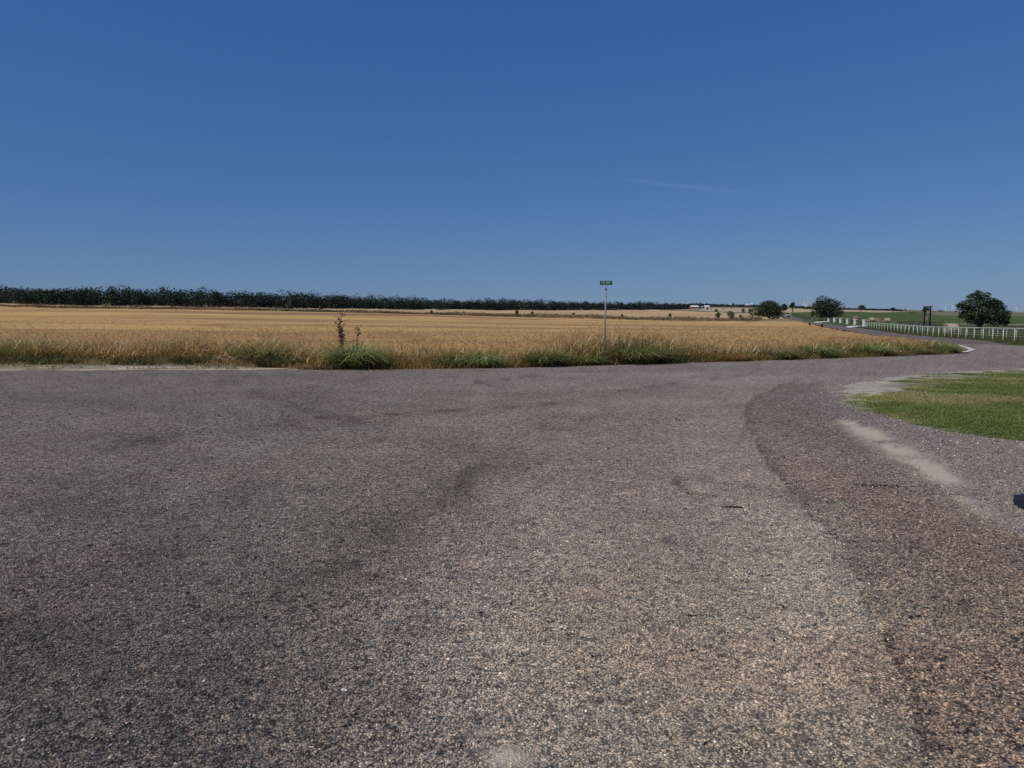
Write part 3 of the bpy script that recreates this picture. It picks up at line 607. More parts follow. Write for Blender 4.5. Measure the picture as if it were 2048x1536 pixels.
# ------------------------------------------------------------------ scattered instances (geometry nodes)
def gn_scatter(name, P, rot, scl, src=None, mat=None, attrs=None, ico=False):
    at_ = {'rot': rot, 'scl': scl}; at_.update(attrs or {})
    me = bpy.data.meshes.new(name); me.vertices.add(len(P)); me.vertices.foreach_set('co', np.asarray(P, np.float32).ravel())
    for k_, a in at_.items():
        q = me.attributes.new(k_, 'FLOAT_VECTOR', 'POINT'); q.data.foreach_set('vector', np.asarray(a, np.float32).ravel())
    o = bpy.data.objects.new(name, me); COL.objects.link(o)
    g = bpy.data.node_groups.new(name, 'GeometryNodeTree')
    g.interface.new_socket('Geometry', in_out='INPUT', socket_type='NodeSocketGeometry'); g.interface.new_socket('Geometry', in_out='OUTPUT', socket_type='NodeSocketGeometry')
    gi = g.nodes.new('NodeGroupInput'); go = g.nodes.new('NodeGroupOutput'); ip = g.nodes.new('GeometryNodeInstanceOnPoints')
    g.links.new(gi.outputs[0], ip.inputs['Points'])
    if ico:
        ic = g.nodes.new('GeometryNodeMeshIcoSphere'); ic.inputs['Radius'].default_value = .5; ic.inputs['Subdivisions'].default_value = 1
        sm = g.nodes.new('GeometryNodeSetMaterial'); sm.inputs['Material'].default_value = mat
        g.links.new(ic.outputs[0], sm.inputs[0]); g.links.new(sm.outputs[0], ip.inputs['Instance'])
    else:
        gg = g.nodes.new('GeometryNodeGeometryToInstance')
        for s_ in src:
            oi = g.nodes.new('GeometryNodeObjectInfo'); oi.inputs['Object'].default_value = s_; oi.inputs['As Instance'].default_value = True
            g.links.new(oi.outputs['Geometry'], gg.inputs[0])
        g.links.new(gg.outputs[0], ip.inputs['Instance']); ip.inputs['Pick Instance'].default_value = True
    for nm, sk_ in (('rot', 'Rotation'), ('scl', 'Scale')):
        na = g.nodes.new('GeometryNodeInputNamedAttribute'); na.data_type = 'FLOAT_VECTOR'; na.inputs['Name'].default_value = nm
        g.links.new(na.outputs['Attribute'], ip.inputs[sk_])
    g.links.new(ip.outputs[0], go.inputs[0])
    md = o.modifiers.new('scatter', 'NODES'); md.node_group = g
    return o
# stone chips standing proud of the seal near the camera
m, t, b = nmat('stone_chip'); b.inputs['Roughness'].default_value = .75; b.inputs['Specular IOR Level'].default_value = .25
t.links.new(attr_col(t, 'ctint', True).outputs['Vector'], b.inputs['Base Color']); M_CHIP = m
n = 230000
yy = np.sqrt(R.uniform(2.0**2, 9.5**2, n)); kp = R.rand(n) < np.interp(yy, [2, 4.5, 7, 9.5], [1, .8, .35, .06]); yy = yy[kp]
xx = R.uniform(-.78, .78, len(yy))*yy; xx = np.where(np.abs(xx) < 1.6, xx, xx); n = len(yy)
T_, S_ = road_tint(xx, yy)
kp = (S_ < R.uniform(.1, 1, n)) & ~inpoly(xx, yy, LAWN); xx, yy, T_ = xx[kp], yy[kp], T_[kp]; n = len(xx)
pal = np.array([(.34, .36, .38), (.5, .5, .5), (.85, .85, .83), (1.05, .98, .9), (1.35, 1.12, .97), (1.35, 1.22, .95), (2.2, 2.1, 1.95)])
ch = pal[R.choice(7, n, p=[.22, .17, .22, .16, .12, .09, .02])]*R.uniform(.8, 1.2, (n, 1)); _wr = (.24*sst(-.30, .25, xx/yy)*np.where(inpoly(xx, yy, NEWSEAL), 0, 1))[:, None]; ch = ch*(1-_wr)+np.array([.98, .93, .88])*_wr
sz = R.uniform(.0068, .0130, n)*np.where(inpoly(xx, yy, NEWSEAL), 1.15, 1)*np.where(R.rand(n) < .02, 1.5, 1)
nb = 1700; yb_ = np.sqrt(R.uniform(4, 170, nb)); xb_ = R.uniform(-.75, .75, nb)*yb_; okb = ~inpoly(xb_, yb_, LAWN) & (road_tint(xb_, yb_)[1] < .25) & (vnoise(xb_*.7, yb_*.7, 66) > R.uniform(.1, .8, nb)); xb_, yb_ = xb_[okb], yb_[okb]; nb = len(xb_)
xx, yy = np.concatenate([xx, xb_]), np.concatenate([yy, yb_]); sz = np.concatenate([sz, R.uniform(.012, .024, nb)*np.interp(yb_, [2, 13], [.8, 1.5])]); T_ = np.concatenate([T_, np.ones((nb, 3))*.2])
ch = np.concatenate([ch, np.array([(.07, .07, .075), (.5, .55, .58), (1.7, 1.45, 1.25), (2.8, 2.7, 2.5)])[R.choice(4, nb, p=[.62, .2, .13, .05])]]); n = len(xx)
gs = gn_scatter('road_chips', np.stack([xx, yy, sz*.12], -1), R.uniform(0, 6.28, (n, 3))*np.array([.12, .12, 1]), np.stack([sz*R.uniform(.8, 1.5, n), sz*R.uniform(.7, 1.1, n), sz*R.uniform(.45, .8, n)], -1), ico=True, mat=M_CHIP, attrs={'ctint': np.clip(T_*ch*1.15, .01, .9)})
tag(gs, 'loose and bedded stone chips of the road surface in the foreground', 'gravel', kind='stuff')
# brighter loose gravel on the right shoulder and round the lawn tip
n = 95000; yy = R.uniform(6, 27, n); xx = R.uniform(.30, .8, n)*yy; yy[60000:] = R.uniform(13, 25, 35000); xx[60000:] = R.uniform(7.2, 17, 35000)
dl, _ = dseg(xx, yy, LAWNEDGE); inl_ = inpoly(xx, yy, LAWN); sh = (xx > np.interp(yy, SAND[::-1, 1], SAND[::-1, 0])) & ~inl_ & (yy < 13)
kp = (inl_ & (dl < 3.5) & (yy > 13) & (R.rand(n) < 1.1*np.exp(-dl/1.4)*(.35+vnoise(xx, yy, 2)))) | (sh & (R.rand(n) < .35) & (dseg(xx, yy, SAND)[0] > .25)) | ((dl < .9) & (R.rand(n) < .75*np.exp(-dl/.45))); xx, yy = xx[kp], yy[kp]; n = len(xx)
sz = R.uniform(.010, .021, n); cc = pick([(.26, .23, .21), (.34, .31, .29), (.28, .22, .20), (.62, .60, .56), (.12, .12, .12)], n, [.3, .3, .27, .1, .03])
gs = gn_scatter('shoulder_gravel', np.stack([xx, yy, sz*.2], -1), R.uniform(0, 6.28, (n, 3))*np.array([.2, .2, 1]), np.stack([sz*R.uniform(.9, 1.5, n), sz, sz*.6], -1), ico=True, mat=M_CHIP, attrs={'ctint': cc})
tag(gs, 'loose pinkish gravel along the shoulder and the tip of the lawn', 'gravel', kind='stuff')
# grass tufts for the fields and the lawn
def tuftsrc(name, n, h, w, pal, rad, seg=3, lean=(.1, .6)):
    a = R.uniform(0, 6.28, n); r = rad*np.sqrt(R.rand(n)); az = R.uniform(0, 6.28, n)
    v, f, c = blades(np.stack([r*np.cos(a), r*np.sin(a), np.zeros(n)], -1), h*R.uniform(.6, 1.1, n), R.uniform(w*.7, w*1.3, n), az, R.uniform(*lean, n), R.uniform(0, .6, n), pick(pal, n), seg)
    me = npmesh(name, v, f, attrs={'tint': c}); me.materials.append(M_TUFT); return bpy.data.objects.new(name, me)
M_TUFT = leafmat('field_tufts', trans=.35, inst_rand=[(0, (.65, .60, .62)), (.5, (1, .97, .95)), (1, (1.2, 1.15, 1.0))])
gold = [(.66, .49, .24), (.60, .42, .20), (.74, .58, .32), (.50, .33, .165)]
S_FIELD = [tuftsrc('field_tuft_source', 22, .5, .022, gold, .28), tuftsrc('field_tuft_source', 22, .42, .022, gold, .32), tuftsrc('field_tuft_source', 18, .5, .02, [(.54, .40, .19), (.42, .32, .14), (.60, .43, .2)], .25)]
n = 130000; yy = 29+(R.rand(n)**.8)*190; xx = R.uniform(-.78, .74, n)*yy
kp = (xx < road_x(yy)-2.1) & (yy > ge_y(xx)+2.2) & ((yy > 60) | (xx < 26+(yy-42)*.35)) & (R.rand(n) < np.interp(yy, [29, 60, 110, 215], [.8, .6, .4, .0])); xx, yy = xx[kp], yy[kp]; n = len(xx)
s_ = R.uniform(.5, 1.0, n)*(.6+.7*fbm(xx*.15, yy*.15, 6))*np.interp(yy, [29, 60, 215], [.95, .7, .4])*np.interp(xx/yy, [-.7, .1, .3], [.75, .8, 1.15])
gs = gn_scatter('field_grass', np.stack([xx, yy, gz(xx, yy)], -1), np.stack([R.normal(0, .08, n), R.normal(0, .08, n), R.uniform(0, 6.28, n)], -1), np.stack([s_*1.2, s_*1.2, s_], -1), src=S_FIELD)
tag(gs, 'short golden dry grass covering the near part of the field', 'grass', kind='stuff')
M_LTUFT, t, b = nmat('lawn_tufts')[0:3]
_c = rgbmix(t, 'MULTIPLY', 1.0, attr_col(t).outputs['Vector'], attr_col(t, 'ctint', True).outputs['Vector']); t.links.new(_c, b.inputs['Base Color'])
_tr = N(t, 'ShaderNodeBsdfTranslucent'); t.links.new(_c, _tr.inputs[0]); _mx = N(t, 'ShaderNodeMixShader'); _mx.inputs[0].default_value = .3
t.links.new(b.outputs[0], _mx.inputs[1]); t.links.new(_tr.outputs[0], _mx.inputs[2]); t.links.new(_mx.outputs[0], t.nodes['Material Output'].inputs[0])
_keep = M_TUFT; M_TUFT = M_LTUFT
S_LAWN = [tuftsrc('lawn_tuft_source', 26, .05, .008, [(.9, 1.0, .8), (1.1, 1.1, 1.0), (1.4, 1.2, 1.3)], .10, 2, (.2, 1.2)), tuftsrc('lawn_tuft_source', 24, .045, .008, [(1, 1, 1), (1.3, 1.1, 1.2), (.8, .9, .8)], .11, 2, (.2, 1.2))]
M_TUFT = _keep
n = 70000; yy = R.uniform(9.2, 28, n); xx = R.uniform(.40, .95, n)*yy; inl_ = inpoly(xx, yy, LAWN); dl, _ = dseg(xx, yy, LAWNEDGE)
farside = sst(14.5, 20, yy)                                   # the side along the through road is thin and gravelly
bare = sst(.40, .60, fbm(xx*1.5, yy*1.5, 19))*np.interp(dl, [.5, 2.5], [.85, .3])*np.where(yy < 13.5, .35, 1)+farside*np.interp(dl, [.6, 3.5], [1.1, .1])*(.35+vnoise(xx*1.3, yy*1.3, 3))+sst(11, 9, xx)*.2
kp = inl_ & (R.rand(n) > bare) & (R.rand(n) < np.where(yy < 13.5, np.interp(dl, [0, .3], [.55, 1]), np.interp(dl, [0, .7], [.12, 1]))); xx, yy, dl = xx[kp], yy[kp], dl[kp]; n = len(xx)
s_ = R.uniform(.55, 1.3, n)*np.interp(dl, [0, 1], [.6, 1])
dry = np.clip(sst(.50, .66, fbm(xx*.35+3, yy*.9, 29))*.9+(vnoise(xx*3, yy*3, 5)-.5)*.5, 0, 1)[:, None]; yel = (np.exp(-(((xx-7.75)/.55)**2+((yy-15.6)/1.3)**2)))[:, None]
lc = np.array([.205, .245, .07])*(1-dry)+np.array([.42, .36, .17])*dry; lc = lc*(1-yel)+np.array([.36, .36, .12])*yel
lc = lc*R.uniform(.75, 1.25, (n, 1))
gs = gn_scatter('lawn_grass', np.stack([xx, yy, .004+.05*sst(0, 1.2, dl)], -1), np.stack([np.zeros(n), np.zeros(n), R.uniform(0, 6.28, n)], -1), np.stack([s_, s_, s_], -1), src=S_LAWN, attrs={'ctint': lc})
tag(gs, 'short patchy green mown grass in the corner between the two roads', 'grass', kind='stuff')
# strip of green verge between road B and the fence plus rough pasture tufts
S_PAST = [tuftsrc('pasture_tuft_source', 16, .22, .02, [(.09, .12, .035), (.13, .15, .05), (.20, .17, .08)], .3, 3)]
n = 60000; yy = 50+(R.rand(n)**.8)*130; xx = R.uniform(.3, .85, n)*yy; kp = (xx > np.interp(yy, RBy[::-1], RBx[::-1])+.5); xx, yy = xx[kp], yy[kp]; n = len(xx); s_ = R.uniform(.5, 1.2, n)
gs = gn_scatter('pasture_grass', np.stack([xx, yy, gz(xx, yy)], -1), np.stack([np.zeros(n), np.zeros(n), R.uniform(0, 6.28, n)], -1), np.stack([s_*1.3, s_*1.3, s_], -1), src=S_PAST)
tag(gs, 'green pasture grass beside the white fence', 'grass', kind='stuff')

# ------------------------------------------------------------------ TREES
M_LEAF = leafmat('tree_leaves', trans=.18, rough=.55, spec=.3)
M_BARK = simple('bark', (.075, .06, .048), .95, .35, 6, bmp=.02)
M_BARKP = simple('pale_bark', (.30, .27, .20), .95, .3, 6, bmp=.02)
LEAFP = [(.035, .055, .020), (.050, .075, .025), (.028, .042, .018), (.070, .090, .032)]
def leafquads(C, s, col, rr, flatk=.6):
    n = len(C); a = rr.uniform(0, 6.28, n); tilt = rr.normal(0, .8, n); 
    ux, uy = np.cos(a), np.sin(a); U = np.stack([ux, uy, np.zeros(n)], -1)
    Wv = np.stack([-uy*np.cos(tilt), ux*np.cos(tilt), np.sin(tilt)], -1)
    s = np.asarray(s).reshape(-1, 1); asp = rr.uniform(.5, 1.0, (n, 1)); sk_ = rr.uniform(-.4, .4, (n, 1))
    V = np.stack([C-U*s-Wv*s*asp*.4, C+Wv*-s*asp+U*s*sk_, C+U*s+Wv*s*asp*.3, C+Wv*s*asp-U*s*sk_], 1).reshape(-1, 3)
    Fq = (np.arange(n)[:, None]*4+np.arange(4)[None])
    return V, Fq, np.repeat(col, 4, 0)
def crown_pts(blobs, n, rr, shell=.55):
    B = np.array(blobs); w = (B[:, 3]*B[:, 4]); i = rr.choice(len(B), n, p=w/w.sum())
    d = rr.normal(0, 1, (n, 3)); d /= np.linalg.norm(d, axis=1)[:, None]
    r = (shell+(1-shell)*rr.rand(n)**.5)*rr.uniform(.85, 1.12, n)
    return B[i, :3]+d*r[:, None]*B[i][:, [3, 3, 4]]
def auto_blobs(w, h, z0, rr, k=12, dome=True):
    """lumpy crown: width w, total height h, lowest foliage z0"""
    bl = []; H = h-z0
    for i in range(k):
        a = rr.uniform(0, 6.28); q = math.sqrt(rr.rand()); zt = rr.rand()
        lim = math.sqrt(max(.05, 1-(max(zt-.35, 0)/.65)**2)) if dome else 1
        r = w/2*rr.uniform(.28, .42); rad = (w/2-r*.9)*q*lim
        bl.append((math.cos(a)*rad, math.sin(a)*rad, z0+H*.15+zt*H*.65, r, H*.22*rr.uniform(.8, 1.2)))
    bl.append((0, 0, z0+H*.5, w*.3, H*.42)); return bl
def tree(name, pos, w, h, z0, label, seed, n=2500, leaf=.16, pal=LEAFP, trunks=((0, 0),), tr=.22, bark=None, cat='tree', group=None, k=12, blobs=None, limbs=5, shell=.5, tone=1.0):
    rr = np.random.RandomState(seed); e = empty(name, pos, label, cat, group)
    bl = blobs or auto_blobs(w, h, z0, rr, k)
    C = crown_pts(bl, n, rr, shell); C[:, 2] = np.maximum(C[:, 2], .1)
    pal_ = np.array(pal)*tone; cl = pal_[rr.choice(len(pal_), n)]*rr.uniform(.75, 1.3, (n, 1))
    v, f, c = leafquads(C, leaf*rr.uniform(.6, 1.3, n), cl, rr)
    link('crown', npmesh('crown', v, f, attrs={'tint': c}), M_LEAF, e)
    mb = MB()
    for tx, ty in trunks:
        top = Vector((tx*.6, ty*.6, z0+(h-z0)*.45)); mb.tube([(tx, ty, -.1), (tx*1.02, ty, z0*.5), (tx*.9+.05, ty, z0), top], [tr*1.25, tr, tr*.85, tr*.4], 8)
        for i in range(limbs):
            b_ = bl[rr.randint(len(bl))]; s0 = Vector((tx*.9, ty, z0*rr.uniform(.7, 1.1)+.1)); e0 = Vector(b_[:3]); mid = s0.lerp(e0, .5)+Vector((0, 0, .12*h*rr.rand()))
            mb.tube([s0, mid, e0], [tr*.5, tr*.3, tr*.1], 6, False)
    mb.build('trunk', bark or M_BARK, e, True)
    return e
def px(n, y): return n*y/F          # size in metres of n picture points at distance y
# the big round tree behind the white fence
yC = 130.; pC = at(1957, yC); k_ = yC/F
def bC(u, v, r, rv): return ((u-1957)*k_, R.uniform(-.25, .25)*r*k_*2, (659-v)*k_, r*k_, rv*k_)
blC = [bC(1947, 596, 16, 13), bC(1962, 601, 18, 14), bC(1938, 610, 17, 13), bC(1975, 606, 18, 13), bC(1990, 610, 15, 13), bC(1928, 616, 14, 11), bC(1920, 607, 10, 8), bC(2000, 618, 12, 12), bC(1950, 622, 24, 16),
       bC(1975, 626, 24, 15), bC(1930, 628, 14, 11), bC(1996, 632, 14, 12), bC(2009, 632, 10, 12), bC(1940, 638, 14, 9), bC(1983, 642, 14, 9), bC(2004, 643, 9, 7), bC(1955, 641, 15, 8), bC(1912, 609, 5, 4), bC(1950, 585, 8, 6), bC(1965, 588, 8, 5), bC(1986, 605, 9, 8), bC(1918, 628, 6, 7)]
tree('oak_tree', pC, 10, 7, 1.1, 'large lone round-crowned dark tree standing behind the white fence at the right', 41, n=9000, leaf=.17, tone=1.35, blobs=blC, tr=.33, limbs=9, shell=.35)
def ptree(name, u, vb, vt, wpx, label, seed, y=None, z0f=.0, **kw):
    """tree whose foot is at (u, vb), top row vt, crown wpx wide"""
    p = hit(u, vb) if y is None else at(u, y)
    y = p[1]; h = (vb-vt)*y/F; return tree(name, p, wpx*y/F, h, h*z0f, label, seed, **kw)
ptree('bushy_tree', 1539, 638.5, 601, 82, 'wide dense dark bush-like tree leafy to the ground at the field end', 5, n=7500, leaf=.26, k=26, tr=.2, z0f=.02, limbs=8)
pB = hit(1650, 643); hB = 48*pB[1]/F
tree('multi_trunk_tree', pB, 80*pB[1]/F, hB*1.05, hB*.17, 'dark tree on several trunks where the white driveway meets the side road', 15, n=7500, leaf=.26, k=26, trunks=((-2.0, 0), (-.9, .6), (.2, -.4), (1.9, .2)), tr=.16)
ptree('slim_pale_tree', 1624, 645, 622, 11, 'slim light green tree on a pale trunk at the left foot of the multi-trunked tree', 16, n=500, leaf=.22, k=6, z0f=.5, bark=M_BARKP, tr=.14, pal=[(.10, .14, .04), (.14, .18, .06)], limbs=2)
FT = [('field_tree', 1585, 624, 605, 15, .42, 'small upright tree left of the far wind turbines beyond the side road'), ('field_tree', 1722, 623.5, 609.5, 20, .35, 'round-headed tree on a short trunk in the green pasture above the white pillars'),
      ('field_tree', 1785.5, 626, 615.5, 14, .4, 'small round tree at the edge of the pale wheat strip in the pasture'), ('field_tree', 1852, 627, 613.5, 18, .3, 'wide tree seen through the black gate frame'),
      ]
for i, (nm, u, vb, vt, w_, z0, lab) in enumerate(FT): ptree(nm, u, vb, vt, w_, lab, 60+i, n=1300, leaf=.45, k=12, z0f=z0, tr=.45)
GRF = [(.045, .065, .030), (.06, .08, .035), (.035, .05, .028)]
CLM = [(1869, 620.5, 613.6, 17, 'dark tree clump on the skyline immediately right of the black gate frame'), (1888, 621, 614.6, 20, 'second dark tree clump on the skyline right of the gate frame'), (1880, 623.2, 620.8, 12, 'low dark bush on the slope below the second skyline clump'), (1911, 623.4, 621, 5, 'tiny bush on the slope left of the big round tree'),
       (2016, 624.4, 620.8, 22, 'flat dark clump on the skyline behind the right side of the big round tree'), (1811, 621.6, 617.6, 5, 'tiny lone bush on the skyline left of the black gate frame'), (1795, 619.6, 618, 9, 'thin dark clump on the skyline right of the small round pasture tree'), (1830, 620.2, 618.2, 12, 'thin dark clump on the skyline left of the black gate frame'), (1568, 622, 608, 20, 'dark tree showing over the right shoulder of the wide bush-like tree')]
for i, (u, vb, vt, w_, lab) in enumerate(CLM): ptree('skyline_trees', u, vb, vt, w_, lab, 80+i, n=500, leaf=.9 if w_ > 8 else .5, k=8, z0f=.0, tr=.3, pal=GRF, cat='tree clump', group='tree clumps on the skyline', limbs=1)
# shrubs in the field and along its banks
LG_ = [(.09, .12, .035), (.12, .15, .05), (.07, .10, .03)]
DG = [(.045, .065, .025), (.06, .08, .03)]
SH = [(1435, 637.5, 624, 17, LG_, 'smaller left one of the two light green shrubs at the field edge'), (1461, 638.5, 620, 21, LG_, 'bigger right one of the two light green shrubs at the field edge'),
      (1432.5, 624.5, 616.5, 11, DG, 'round dark bush just behind the left light green shrub'), (1487, 625.5, 615.5, 13, DG, 'dark round bush left of the wide bush-like tree'), (1500, 626, 616, 12, [(.13, .10, .07), (.17, .13, .09)], 'brownish half-bare bush touching the left side of the wide bush-like tree'),
      (1340, 633.5, 626.5, 8, LG_, 'small bright green shrub in the pale strip right of the sign post'), (1034, 629.5, 618.5, 10, LG_, 'upright green shrub on the bank before the wood, left of the sign'), (1064, 629.5, 622, 8, LG_, 'smaller green shrub on the field bank just right of the upright one'),
      (1244, 633.5, 628, 6, LG_, 'small green shrub on the bank immediately right of the sign post'), (863, 625.5, 620.5, 6, [(.10, .09, .04), (.08, .08, .035)], 'small brown-green bush on the bank above the pale field'), (577, 618, 603, 20, LG_, 'light green bush standing in front of the dark wood, left of the dead weeds'),
      (642, 619, 610, 11, LG_, 'thin yellow-green sapling in front of the dark wood, just left of the dead weeds'), (1147, 630.5, 625, 6, [(.13, .09, .05)], 'small rusty bush on the bank left of the sign post'), (1243, 618.5, 611, 12, DG, 'round dark bush separated from the wood right of the sign post'),
      (1481, 636.5, 629.5, 7, [(.20, .12, .07), (.15, .10, .05)], 'rust-brown weed right of the pair of light green shrubs'), (345, 613.5, 606, 12, [(.06, .085, .03)], 'small paler bush at the foot of the dark wood at the left'), (105, 610.5, 604, 13, [(.05, .07, .03)], 'low bush at the foot of the dark wood near the left edge'),
      (285, 612, 601, 18, [(.075, .10, .035)], 'lighter green bush against the dark wood at the left'), (235, 611, 600, 20, [(.055, .08, .035)], 'spreading mid green bush against the dark wood, left neighbour of the lighter one')]
for i, (u, vb, vt, w_, pl, lab) in enumerate(SH): ptree('shrub', u, vb, vt, w_, lab, 120+i, n=700, leaf=.22 if vb > 623 else .34, k=9, z0f=.0, tr=.08, pal=pl, cat='shrub', group='shrubs round the field', limbs=2)
# dark weeds on the gold field margin
for i, (u, vb, h_, lab) in enumerate(((1619, 653, 9, 'dark dry weed at the field edge below the slim pale tree'), (1644, 656, 8, 'thin dark weed standing at the field edge below the multi-trunked tree'))):
    ptree('dry_weed', u, vb, vb-h_, 7, lab, 160+i, n=160, leaf=.09, k=5, z0f=.1, tr=.03, pal=[(.12, .08, .06), (.09, .08, .05)], cat='weed', limbs=4)
# ------------------------------------------------------------------ THE WOOD (one far mass)
TOPV = ([-200, 0, 50, 135, 240, 318, 400, 440, 490, 540, 565, 575, 620, 680, 705, 730, 740, 790, 830, 868, 900, 940, 1005, 1050, 1100, 1150, 1180, 1280, 1350, 1380],
        [564, 565, 567, 569, 570, 571, 573, 575, 577, 580, 579, 577, 580, 582, 583, 590, 586, 588, 590, 593, 593, 596, 592, 594.5, 598, 596.5, 600, 600.5, 604, 604])
BASV = ([-200, 0, 150, 300, 450, 548, 700, 900, 1050, 1200, 1300, 1385], [606, 607, 610, 612, 615, 616, 617.5, 619.5, 620.5, 620, 619.7, 618])
wp = []; rr = np.random.RandomState(99)
def addtree(x, y, z, w, h, n, leaf, tone):
    bl = auto_blobs(w, h, -.06*h, rr, 9); C = crown_pts(bl, n, rr, .5); C[:, 2] = np.clip(C[:, 2], 0, h*(1.0-.12*rr.rand(n)))
    pal_ = np.array(LEAFP)*tone; c = pal_[rr.choice(4, n)]*rr.uniform(.7, 1.35, (n, 1))
    v, f, c = leafquads(C+np.array([x, y, z]), leaf*rr.uniform(.6, 1.3, n), c, rr); wp.append((v, f, c))
u = -260.
TONEW = .50
while u < 1390:
    vb = np.interp(u, *BASV); p = hit(u, vb+rr.uniform(-.3, .3)); vt = np.interp(u, *TOPV); y = p[1]; s = y/F
    H0 = (vb-vt)*s; tone = TONEW*rr.uniform(.6, 1.35)*np.array([1, 1.1, .9+.25*(u > 900)])
    h = H0*rr.uniform(.45, .82); w_ = h*rr.uniform(1.2, 2.0); addtree(p[0], y, p[2]-.3, w_, h, 480, .42*max(1, s*2.2), tone)
    for k in (1, 2, 3):                                                         # deeper rows carry the skyline
        y2 = y+k*rr.uniform(5, 9); uu2 = u+rr.uniform(-8, 8); x2 = (uu2-1024)/F*y2; z2 = float(gz(x2, y2))
        vt2 = np.interp(uu2, *TOPV)+(rr.uniform(-.3, 2.2) if k == 3 else rr.uniform(2, 9)); h2 = max(3., EYE+float(ratio(vt2))*y2-z2)
        addtree(x2, y2, z2-.3, h2*rr.uniform(1.2, 1.9), h2*(.98 if k < 3 else rr.choice([.86, .95, 1.02, 1.12])), 330, .45*max(1, s*2.2), TONEW*rr.uniform(.55, 1.3)*np.array([.95, 1.1, .9]))
    u += max(5., w_/s*.36)
v_, f_, c_ = join(wp)
tag(link('far_wood', npmesh('far_wood', v_, f_, attrs={'tint': c_}), M_LEAF), 'continuous dark green wood along the horizon from the left edge to beyond the sign', 'wood', kind='stuff')
wp = []
def farline(u0, u1, y, vt0, vt1, jit, tone, leaf=1.6):
    u = u0
    while u < u1:
        t_ = (u-u0)/(u1-u0); yy_ = y*rr.uniform(.97, 1.05); x = (u-1024)/F*yy_; z = float(gz(x, yy_)); vt = vt0*(1-t_)+vt1*t_+rr.uniform(-.3, 1)*jit
        h = max(2.5, EYE+float(ratio(vt))*yy_-z); h = min(h, 16); w_ = max(h*rr.uniform(1.1, 1.9), 9); addtree(x, yy_, z-.3, w_, h, 130, leaf, tone); u += w_/yy_*F*.45
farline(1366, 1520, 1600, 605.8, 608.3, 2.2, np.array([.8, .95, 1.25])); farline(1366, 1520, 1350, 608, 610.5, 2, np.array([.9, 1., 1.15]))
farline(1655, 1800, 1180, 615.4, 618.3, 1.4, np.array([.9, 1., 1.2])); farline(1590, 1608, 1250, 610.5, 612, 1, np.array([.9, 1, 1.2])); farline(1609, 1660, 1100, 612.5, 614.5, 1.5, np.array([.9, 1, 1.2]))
v_, f_, c_ = join(wp)
tag(link('distant_trees', npmesh('distant_trees', v_, f_, attrs={'tint': c_}), M_LEAF), 'thin dark tree belts at the horizon behind the barn and the pasture', 'wood', kind='stuff')
# weeds and low scrub along the field banks (uncountable)
wp = []
n = 11000; uu_ = R.uniform(-60, 1520, n); yy = bound(uu_)*(.985+R.rand(n)**1.3*np.interp(uu_, [0, 800, 1100, 1350], [.08, .10, .22, .24])); kp = vnoise(uu_/28, yy/9, 4) > R.rand(n)*.9; uu_, yy = uu_[kp], yy[kp]; n = len(yy); xx = (uu_-1024)/F*yy; zz = gz(xx, yy)
hh = R.uniform(.3, 1.25, n)*(.5+vnoise(uu_/40, yy*0, 12)); tn = vnoise(uu_/60, yy/20, 8)
for j in range(7):
    C = np.stack([xx+R.normal(0, .7, n), yy+R.normal(0, .5, n), zz+hh*R.rand(n)], -1)
    wp.append(leafquads(C, R.uniform(.12, .3, n), np.where((tn > R.uniform(.45, .75, n))[:, None], pick([(.10, .11, .04), (.07, .08, .035)], n), pick([(.20, .12, .06), (.26, .16, .08), (.15, .09, .05)], n)), R))
v_, f_, c_ = join(wp)
tag(link('bank_weeds', npmesh('bank_weeds', v_, f_, attrs={'tint': c_}), M_LEAF), 'rusty brown and green weeds along the far bank of the gold field', 'weeds', kind='stuff')

# ------------------------------------------------------------------ STREET SIGN
M_GALV = simple('galvanised_steel', (.20, .21, .22), .6, .2, 14, metal=.3, spec=.3)
M_DKM = simple('dark_cast_bracket', (.10, .11, .13), .5, .2, 20, metal=.5)
M_SGN = simple('green_reflective_sheet', (.004, .085, .055), .35, .08, 3, spec=.4)
M_LET = simple('white_lettering', (.72, .78, .74), .4, .03, 3)
yS = 28.6; xS = (1210.5-1024)/F*yS
def zrow(v, y): return EYE+float(ratio(v))*y
sg = empty('street_sign', (xS, yS, GO), 'green CR 309 street name sign on a grey metal post rising from the roadside grass', 'street sign')
zt = zrow(577.5, yS)-GO; lx = -.035
MB().tube([(lx, 0, -.3), (lx*.5, 0, zt*.5), (0, 0, zt)], .031, 14).build('post', M_GALV, sg, True)
cp = MB(); cp.tube([(0, 0, zt-.05), (0, 0, zt+.012)], .04, 14); cp.tube([(0, 0, zt+.012), (0, 0, zt+.03)], [.03, .022], 12); cp.build('post_cap', M_DKM, sg, True)
for a in (0, PI/2, PI): MB().tube([(.036*math.cos(a), -.036*math.sin(a), zt-.02), (.052*math.cos(a), -.052*math.sin(a), zt-.02)], .006, 6).build('cap_bolt', M_DKM, sg)
zb0 = zrow(569.8, yS)-GO; zb1 = zrow(561.6, yS)-GO; bw = 24.6*yS/F
st = MB(); st.box((0, 0, (zt+.03+zb0)/2), (.016, .012, zb0-zt-.0)); st.build('stem', M_GALV, sg)
bk = MB(); bk.box((0, 0, zb0-.006), (.12, .02, .012)); bk.box((0, -.008, zb0+.012), (.10, .006, .03)); bk.box((0, .008, zb0+.012), (.10, .006, .03)); bk.build('bracket', M_GALV, sg)
bl = MB(); hw, z0, z1, c_r = bw/2, zb0, zb1, .012
out = []
